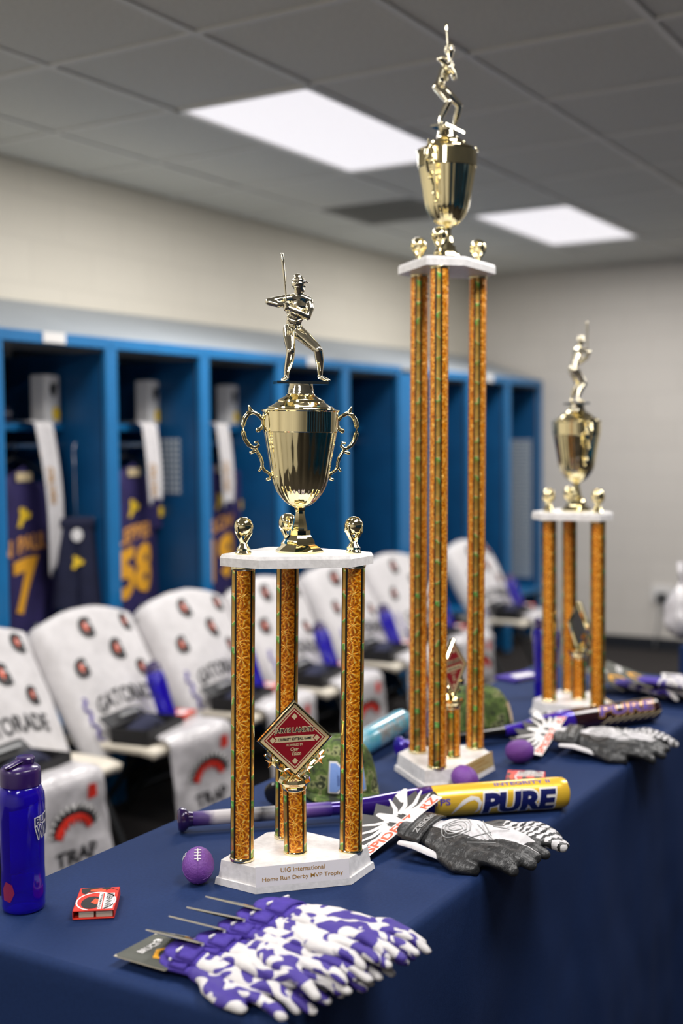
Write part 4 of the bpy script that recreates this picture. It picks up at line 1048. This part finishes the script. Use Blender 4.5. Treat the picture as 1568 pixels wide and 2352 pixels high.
# --- fanned pile of purple and white gloves
pk = lambda c, n: 1 if c.y < -.012 else 0
pm = [hand_mesh('swirl_hand', [M_['swirl'], M_['gpurple']], pk, 1.0, s_, 11+i, .82, .0027, 4, 1.15) for i, s_ in enumerate((1, -1, 1, -1))]
def header_card(parent, M, seed):
    c = obj('header_card', MB().prism([(-.045, 0), (.045, 0), (.045, .088), (.040, .094), (-.040, .094), (-.045, .088)], 0, .0022), parent, M, mats=M_['card'])
    e = MB(); e.prism([(-.0452, -.0002), (.0452, -.0002), (.0452, .0942), (-.0452, .0942)], .0004, .0018); obj('card_edge', e, c, mats=M_['cardedge'])
    d = MB(); decal(d, fit_text('BRUCE', .040, .012, .04), lambda a, q, _: (a, .068+q, .0028)); decal(d, fit_text('3', .012, .012, .04), lambda a, q, _: (a+.026, .072+q, .0028)); obj('silver_letters', d, c, mats=M_['white'], smooth=0)
    d = MB(); o, i = [(0, .026), (.024, .012), (.018, -.016), (-.018, -.016), (-.024, .012)], .7
    for k in range(5):
        a, b = o[k], o[(k+1) % 5]; decal(d, flat_poly([a, b, (b[0]*i, b[1]*i), (a[0]*i, a[1]*i)]), lambda x_, q, _: (x_, q+.028, .0028))
    obj('gold_emblem', d, c, mats=M_['jy'], smooth=0)
    return c
pile = [(1.334, 1.018, 0, -1, 0), (1.366, .988, .010, 1, 8), (1.398, .974, .019, 0, 10), (1.427, .960, .028, 3, 10), (1.452, .948, .036, -1, 8)]
names = ['lowest in the pile, grey card flat on the cloth', 'second from the bottom of the pile', 'middle pair of the pile', 'second from the top of the pile', 'topmost of the pile']
for k, (x, y, z, rz, tilt) in enumerate(pile):
    t = thing('batting_gloves', 'purple and white batting gloves, '+names[k], 'gloves', M=Tm(x, y, T+z+.001) @ Rm(180+rz, 'Z') @ Rm(-tilt, 'Y'), group='purple and white batting gloves in the near pile')
    m1, m2 = pm[k % 4], pm[(k+1) % 4]
    a = obj('lower_glove', m1, t, Tm(.006, 0, -zmin(m1)) @ Rm(-3, 'Z'))
    b = obj('upper_glove', m2, t, Tm(-.006, .004, .022) @ Rm(3, 'Z') @ Rm(-3, 'X'))
    for g in (a, b):
        s = MB(); s.grid(lambda u, v: ((u-.5)*.066, -.050+.030*v, .0118-.008*abs(2*u-1)**3), 12, 3); so = obj('wrist_strap', s, g, mats=M_['gpurple'], solid=.003, smooth=60)
        e = MB(); e.box((0, -.0495, .0108), (.06, .003, .003)); obj('strap_piping', e, so, mats=M_['white'])
    header_card(t, Tm(0, -.050, .016 if k else .012) @ Rm(180, 'Z') @ (Rm(0, 'Y') if k == 0 else Rm(17, 'Y')), k)

# --- far right pile on grey cards
pm2 = hand_mesh('far_swirl_hand', [M_['swirl'], M_['gpurple']], pk, 1.0, 1, 31, 1.0, .0030, 3, 1.1)
for k, (x, y, z, rz) in enumerate(((3.50, 1.06, 0, 175), (3.44, .985, .030, 195))):
    t = thing('batting_gloves', 'purple and white batting gloves with grey card at the far table end, '+('lying underneath' if k == 0 else 'lying on top'), 'gloves', (x, y, T+z+.001), math.radians(rz), 'purple and white batting gloves at the far end')
    a = obj('lower_glove', pm2, t, Tm(.0, 0, -zmin(pm2))); b = obj('upper_glove', pm[1], t, Tm(.05, .0, -zmin(pm[1])+.012) @ Rm(-14, 'Z'))
    header_card(t, Tm(0.02, -.035, .012) @ Rm(180, 'Z') @ Rm(20, 'X') @ Matrix.Diagonal((1.5, 1.5, 1, 1)), k)
    s = MB()
    for q in ((-.03, .02, .028, .03, .03), (.012, .05, .026, .02, .03), (.05, .0, .028, .022, .02)):
        cx, cy, cz, w, l_ = q
        P = [(cx-w, cy-l_), (cx+w, cy-l_*.7), (cx+w*.8, cy+l_), (cx-w*.6, cy+l_*.8)]
        s.loft([(p[0], p[1], cz) for p in P+P[:1]], .005, 6, flat=.5)
    obj('white_panel_piping', s, t, mats=M_['white'])

# ------------------------------------------------------------------ folding chairs and what is on them
def chair_parts():
    b = MB()
    def seat(u, v):
        x = (u-.5)*.44; y = -.43+.43*v
        return (x*(1-.10*max(0, v-.5)), y, .452-.010*math.sin(u*PI)*math.sin(v*PI)-.012*max(0, .12-v)/.12)
    b.grid(seat, 14, 14); PM['c_seat'] = b.mesh('seat', [M_['ch_w']], 60)
    b = MB()
    def back(u, v):
        a = 2*u-1; zt = .905-.045*a*a-.02*a**6; zb = .64
        z = zb+(zt-zb)*v; x = a*(.225-.0*v)
        return (x, .02+.055*(z-.64)/.26+.018*(1-a*a), z)
    b.grid(back, 16, 10); PM['c_back'] = b.mesh('backrest', [M_['ch_w']], 60)
    for s in (-1, 1):
        b = MB(); b.loft([(s*.232, .085, .87), (s*.234, -.02, .655), (s*.236, -.132, .44), (s*.240, -.355, .012)], .0125, 10); PM['c_front%d' % s] = b.mesh('front_leg', [M_['ch_m']])
        b = MB(); b.loft([(s*.206, -.16, .445), (s*.212, .02, .26), (s*.220, .205, .012)], .0115, 10); PM['c_rear%d' % s] = b.mesh('rear_leg', [M_['ch_m']])
    b = MB(); b.loft([(-.235, -.31, .10), (.235, -.31, .10)], .009, 8); PM['c_bar'] = b.mesh('crossbar', [M_['ch_m']])
    b = MB(); b.loft([(-.217, .16, .10), (.217, .16, .10)], .009, 8); PM['c_bar2'] = b.mesh('crossbar', [M_['ch_m']])
chair_parts()
def chair(label, M):
    t = thing('folding_chair', label, 'chair', M=M, group='white folding chairs in a row before the lockers')
    obj('seat', PM['c_seat'], t, solid=.028); obj('backrest', PM['c_back'], t, solid=.018)
    for s in (-1, 1): obj('leg', PM['c_front%d' % s], t); obj('leg', PM['c_rear%d' % s], t)
    obj('crossbar', PM['c_bar'], t); obj('crossbar', PM['c_bar2'], t)
    return t
def towel_fn(seed, w=.56, right=.0):
    def f(u, v):
        a = 2*u-1
        # v: 0 back hem -> .35 top -> 1 front hem; the width spills over the sides
        L_b, L_f = .20, .50; d = v*(L_b+L_f); zt = .915-.050*min(1, abs(a)*.52/.45)**2-.055*max(0, abs(a)-.80)
        drop = max(0, abs(a)-.84)*.22
        x = a*w*.5
        if d < L_b:
            q = L_b-d; y = .112+.02*min(1, q/.1)-.15*q; z = zt-q*(1.0)+.0-drop
            y += -.04*max(0, .04-q)/.04
        else:
            q = d-L_b; z = zt-q*.93-drop*(1-q); y = .045-.52*q*(1 if q > .03 else q/.03)
            x *= 1-.20*max(0, q-.05)
        n = noise.noise((x*7+seed, d*6, seed)); n2 = noise.noise((x*16, d*12+seed, 5))
        s_ = -1 if d >= L_b else 1
        curl = max(0, abs(a)-.86)/.14
        return Vector((x-(.02*curl if a > 0 else -.02*curl), y+s_*(.014*n+.005*n2)+.05*curl*(1 if d > L_b else -.3), z+.004*n))
    return f
def towel(label, M, seed, w=.56):
    t = thing('towel', label, 'towel', M=M, group='white sports towels over the chair backs')
    f = towel_fn(seed, w)
    obj('cloth', MB().grid(f, 36, 40), t, mats=M_['cloth_w'], smooth=180, solid=.006)
    def on(off):
        # a: across (m), q: down the front from the top edge (m)
        def g(a, q, c):
            u = a/w+.5; v = (.20+q)/.70; p = f(u, v); e = .01
            n = (f(u+e, v)-f(u-e, v)).cross(f(u, v+e)-f(u, v-e)).normalized()
            if n.y > 0: n = -n
            return p+n*off
        return g
    for (cx, cy, k) in ((-.06, .075, 1), (-.17, .20, .9), (.06, .175, 1.05), (.19, .06, .9), (.16, .25, .85)):
        g = on(.006)
        m = MB(); decal(m, fit_text('G', .070*k, .080*k, .06), lambda a, q, c: g(a+cx, cy-q, c), 0, .02)
        o = obj('printed_logo', m, t, mats=M_['black'], smooth=0)
        m = MB(); decal(m, flat_poly([(-.004*k, .020*k), (.006*k, .017*k), (.003*k, .003*k), (.012*k, .001*k), (-.006*k, -.022*k), (-.002*k, -.006*k), (-.011*k, -.004*k)]), lambda a, q, c: on(.008)(a+cx, cy-q, c), 0, .02)
        obj('orange_bolt', m, o, mats=M_['orange'], smooth=0)
    m = MB(); decal(m, fit_text('GATORADE', .36, .062, .02), lambda a, q, c: on(.006)(a+.01, .345-q, c), 0, .02); obj('printed_letters', m, t, mats=M_['black'], smooth=0)
    m = MB(); rr = random.Random(seed)
    for k in range(9):
        y0 = .29+.018*k; g = on(.006)
        m.loft([g(-.222+.012*math.sin(k*2.1+i), y0+.005*i, 0) for i in range(5)], .0032, 5)
    obj('purple_script', m, t, mats=M_['purple_print'])
    return t
def merch_bag(label, M, seed):
    t = thing('merchandise_bag', label, 'bag', M=M, group='bagged white shirts hung over the chair seats')
    W = .36
    def f(u, v, side):
        a = 2*u-1; d = v*.66
        e = (1-abs(a)**6)*(1-abs(2*v-1)**8)
        th = .014*e*side
        n = noise.noise((a*2.2+seed, d*7, side))*.012+noise.noise((a*6, d*18, seed))*.005
        x = a*W*.5*(1-.05*math.sin(d*9+seed))+.02*d
        if d < .16: return Vector((x, .02-(.16-d)*-.95, .012+th+n*.6+.01))
        q = d-.16; r = .03
        if q < r*1.57: 
            b = q/r; return Vector((x, .02-r*math.sin(b)-(th+n)*math.sin(b), .022-r*(1-math.cos(b))+(th+n*.6)*math.cos(b)))
        q -= r*1.57
        return Vector((x+.02*q, -.01-.05*q-th-n, -.008-q))
    mb = MB(); mb.grid(lambda u, v: f(u, v, 1), 22, 36); mb.grid(lambda u, v: f(1-u, v, -1), 22, 36)
    obj('plastic_pouch', mb, t, mats=M_['plastic_bag'], smooth=180)
    def on(off): return lambda a, q, c: f(a/W+.5, (.20+q)/.66, 1)+Vector((0, -off, off*.3))
    # open mouth print: dark outline, red gum, white pointed teeth
    def arc(r0, r1, n=26, a0=12, a1=168):
        A = [math.radians(a0+(a1-a0)*i/n) for i in range(n+1)]
        v = [Vector((r1*math.cos(a), r1*math.sin(a)*.8, 0)) for a in A]+[Vector((r0*math.cos(a)*(1+.0*i), r0*math.sin(a)*.8+(.012*math.sin(i*1.6) if r0 < .075 else 0), 0)) for i, a in enumerate(A)]
        return v, [(i, i+1, n+2+i, n+1+i) for i in range(n)]
    cx, cy = .01, .165
    for nm, vf, m_, off in (('mouth_outline', arc(.058, .128), M_['black'], .003), ('red_gum', arc(.062, .088), M_['red'], .0045)):
        m = MB(); decal(m, vf, lambda a, q, c: on(off)(a+cx, cy-q, c), 0, .02); obj(nm, m, t, mats=m_, smooth=0)
    m = MB()
    for k in range(13):
        a = math.radians(16+148*k/12); r = .128
        p = [(r*math.cos(a-.09), r*math.sin(a-.09)*.8), (r*math.cos(a+.09), r*math.sin(a+.09)*.8), (.103*math.cos(a), .103*math.sin(a)*.8)]
        decal(m, flat_poly(p), lambda a_, q, c: on(.0055)(a_+cx, cy-q, c))
    obj('printed_teeth', m, t, mats=M_['white'], smooth=0)
    m = MB()
    for k, wd in enumerate(('TRAP', 'TIME', 'OPEN')): decal(m, fit_text(wd, .18, .048, .03), lambda a, q, c: on(.003)(a+cx, 225/1000+.062*k-q, c), 0, .02)
    obj('printed_letters', m, t, mats=M_['black'], smooth=0)
    m = MB(); decal(m, flat_poly([(-.02, -.024), (.02, -.02), (.022, .022), (-.018, .026)]), lambda a, q, c: on(.004)(a+.10, .04-q, c)); obj('red_tag', m, t, mats=M_['red'], smooth=0)
    return t
def cap_box(label, M):
    t = thing('cap_box', label, 'box', M=M, group='open black boxes on the chair seats')
    b = MB(); w, d, h = .25, .15, .055
    b.box((0, 0, .003), (w, d, .006)); b.box((0, d/2, h/2), (w, .005, h)); b.box((0, -d/2, h/2), (w, .005, h)); b.box((w/2, 0, h/2), (.005, d, h)); b.box((-w/2, 0, h/2), (.005, d, h))
    obj('tray', b, t, mats=M_['box_blk'])
    obj('lid', MB().box((0, d/2+.028, h+.012), (w, .004, .06), M=Rm(-55, 'X')), t, mats=M_['box_blk'])
    l = MB(); l.loft([(-.10, .02, .03), (-.03, .0, .05), (.05, .02, .05), (.10, .01, .03)], [.03, .04, .036, .02], 12, flat=.6); obj('folded_black_cloth', l, t, mats=M_['navy_cloth'])
    obj('silver_strip', MB().box((.02, d/2+.014, h+.022), (.12, .006, .012), M=Rm(-55, 'X')), t, mats=M_['ggrey'])
    return t
def candy(label, M):
    t = thing('card_pack', label, 'pack', M=M, group='small glossy packs on the chair seats')
    obj('wrapper', MB().box((0, 0, .008), (.10, .07, .016)), t, mats=M_['white'], bevel=.004)
    e = MB(); decal(e, flat_poly([(-.05, -.034), (-.01, -.034), (.0, .034), (-.05, .034)]), lambda a, q, c: (a, q, .0165)); obj('purple_print', e, t, mats=M_['purple_print'], smooth=0)
    e = MB(); decal(e, flat_poly([(.015, -.02), (.042, -.02), (.038, .022), (.02, .02)]), lambda a, q, c: (a, q, .0165)); obj('red_print', e, t, mats=M_['red'], smooth=0)
    return t
CH = [(2.87, 'first', 'cut off at the left edge'), (3.46, 'second', 'nearest whole one'), (4.05, 'third', 'left of the front trophy'), (4.62, 'fourth', 'behind the front trophy columns'),
      (5.28, 'fifth', 'right of the front trophy'), (5.90, 'sixth', 'just left of the tallest trophy'), (6.86, 'seventh', 'behind the tallest trophy, end of the row')]
rr = random.Random(5)
for k, (cx, od, wh) in enumerate(CH):
    cy = 3.16+rr.uniform(-.015, .015); rz = math.radians(rr.uniform(-3, 3))
    B = Tm(cx, cy, FZ) @ Matrix.Rotation(rz, 4, 'Z')
    chair('white folding chair, %s from the left, %s' % (od, wh), B)
    towel('white towel with black letters on the %s chair from the left' % od, B, 1.7*k+.3, .62)
    S = .4665
    if k: bottle('purple bottle leaning on the towel of the %s chair from the left' % od, B @ Tm(.085, -.275, S+.012) @ Rm(-24, 'X') @ Rm(4, 'Y'), 'purple bottles on the chair seats', False)
    cap_box('open black box on the seat of the %s chair from the left' % od, B @ Tm(-.085, -.30, S+.002) @ Rm(6, 'Z'))
    candy('glossy white, purple and red pack on the %s chair from the left' % od, B @ Tm(-.08, -.402, S-.006) @ Rm(-14, 'Z'))
    if k: pack('red pack on the seat corner of the %s chair from the left' % od, B @ Tm(.135, -.29, S+.030) @ Rm(12, 'Z'), 'red packs on the chair seats', simple=True)
    merch_bag('bagged white shirt with mouth print on the %s chair from the left' % od, B @ Tm(.03 if k else -.09, -.447, S-.006) @ Rm(-2, 'Z'), 2.1*k)

# second navy table beyond the far end, with white crumpled bag
def second_table():
    t = thing('draped_table', 'second table under a dark navy cloth at the right edge', 'table', (4.36, 1.20, FZ), math.radians(-14))
    h = .785
    def f(u, v):
        # u round the outline of a rectangle, v from rim to floor
        w, d = 1.2, .62; per = [(0, 0), (w, 0), (w, -d), (0, -d), (0, 0)]; L = [w, d, w, d]; s = u*sum(L); i = 0
        while i < 3 and s > L[i]: s -= L[i]; i += 1
        a, b = Vector(per[i]), Vector(per[i+1]); p = a+(b-a)*min(1, s/L[i]); c = Vector((w/2, -d/2)); o = (p-c).normalized()
        n = noise.noise((u*14, v*1.5, 2))*.02*v+.015*v
        return (p.x+o.x*n, p.y+o.y*n, h-v*(h-.01))
    m = MB(); m.grid(f, 120, 16); m.box((.6, -.31, h-.003), (1.2, .62, .006))
    obj('cloth', m, t, mats=M_['navy'], smooth=60)
    b = thing('plastic_bag', 'crumpled white plastic bag standing on the second navy table', 'bag', (4.58, 1.235, FZ+.786))
    def g(u, v):
        a = u*2*PI; r = .085*(.55+.6*math.sin(v*PI)**.6)*(1+.25*noise.noise((math.cos(a)*1.5, math.sin(a)*1.5, v*3)))*(1-.55*v**3)
        return (r*math.cos(a)*1.2, r*math.sin(a)*.8, .21*v+.02*noise.noise((math.cos(a)*2, math.sin(a)*2, 7))*v)
    m = MB(); m.grid(g, 28, 16); obj('bag_body', m, b, mats=M_['plastic_bag'], smooth=180)
    m = MB()
    for s in (-1, 1): m.loft([(s*.03, 0, .19), (s*.05, .01, .25), (s*.02, .02, .28), (s*.0, .02, .20)], [.012, .010, .010, .008], 8, flat=.5)
    obj('handle', m, b, mats=M_['plastic_bag'])
second_table()

# ------------------------------------------------------------------ opposite side of the room (seen only in the plated cups)
def opposite_lockers():
    t = thing('locker_bank', 'row of open blue lockers on the opposite wall, reflected in the cups', 'lockers', (0, Y0+.02, FZ))
    n, w = 12, .65
    obj('back_panel', MB().box((2.6, .01, .95), (n*w, .02, 1.9)), t, mats=M_['blue_back'])
    obj('top_rail', MB().box((2.6, .59, 1.93), (n*w, .03, .06)), t, mats=M_['blue'])
    h = MB(); h.add([(x, y, q) for x in (2.6-n*w/2, 2.6+n*w/2) for y, q in ((.6, 1.967), (.0, 2.168), (.0, 2.148), (.6, 1.949))], [(3, 2, 1, 0), (4, 5, 6, 7), (1, 5, 4, 0), (2, 6, 5, 1), (3, 7, 6, 2), (0, 4, 7, 3)])
    obj('sloped_hood', h, t, mats=M_['hood'])
    for k in range(n+1):
        x = 2.6-n*w/2+k*w
        obj('side_panel', MB().box((x, .3, .95), (.03, .58, 1.9)), t, mats=M_['blue_in']); obj('front_post', MB().box((x, .59, .95), (.066, .03, 1.9)), t, mats=M_['blue'])
    obj('bench', MB().box((2.6, .4, .40), (n*w, .44, .035)), t, mats=M_['blue'])
opposite_lockers()
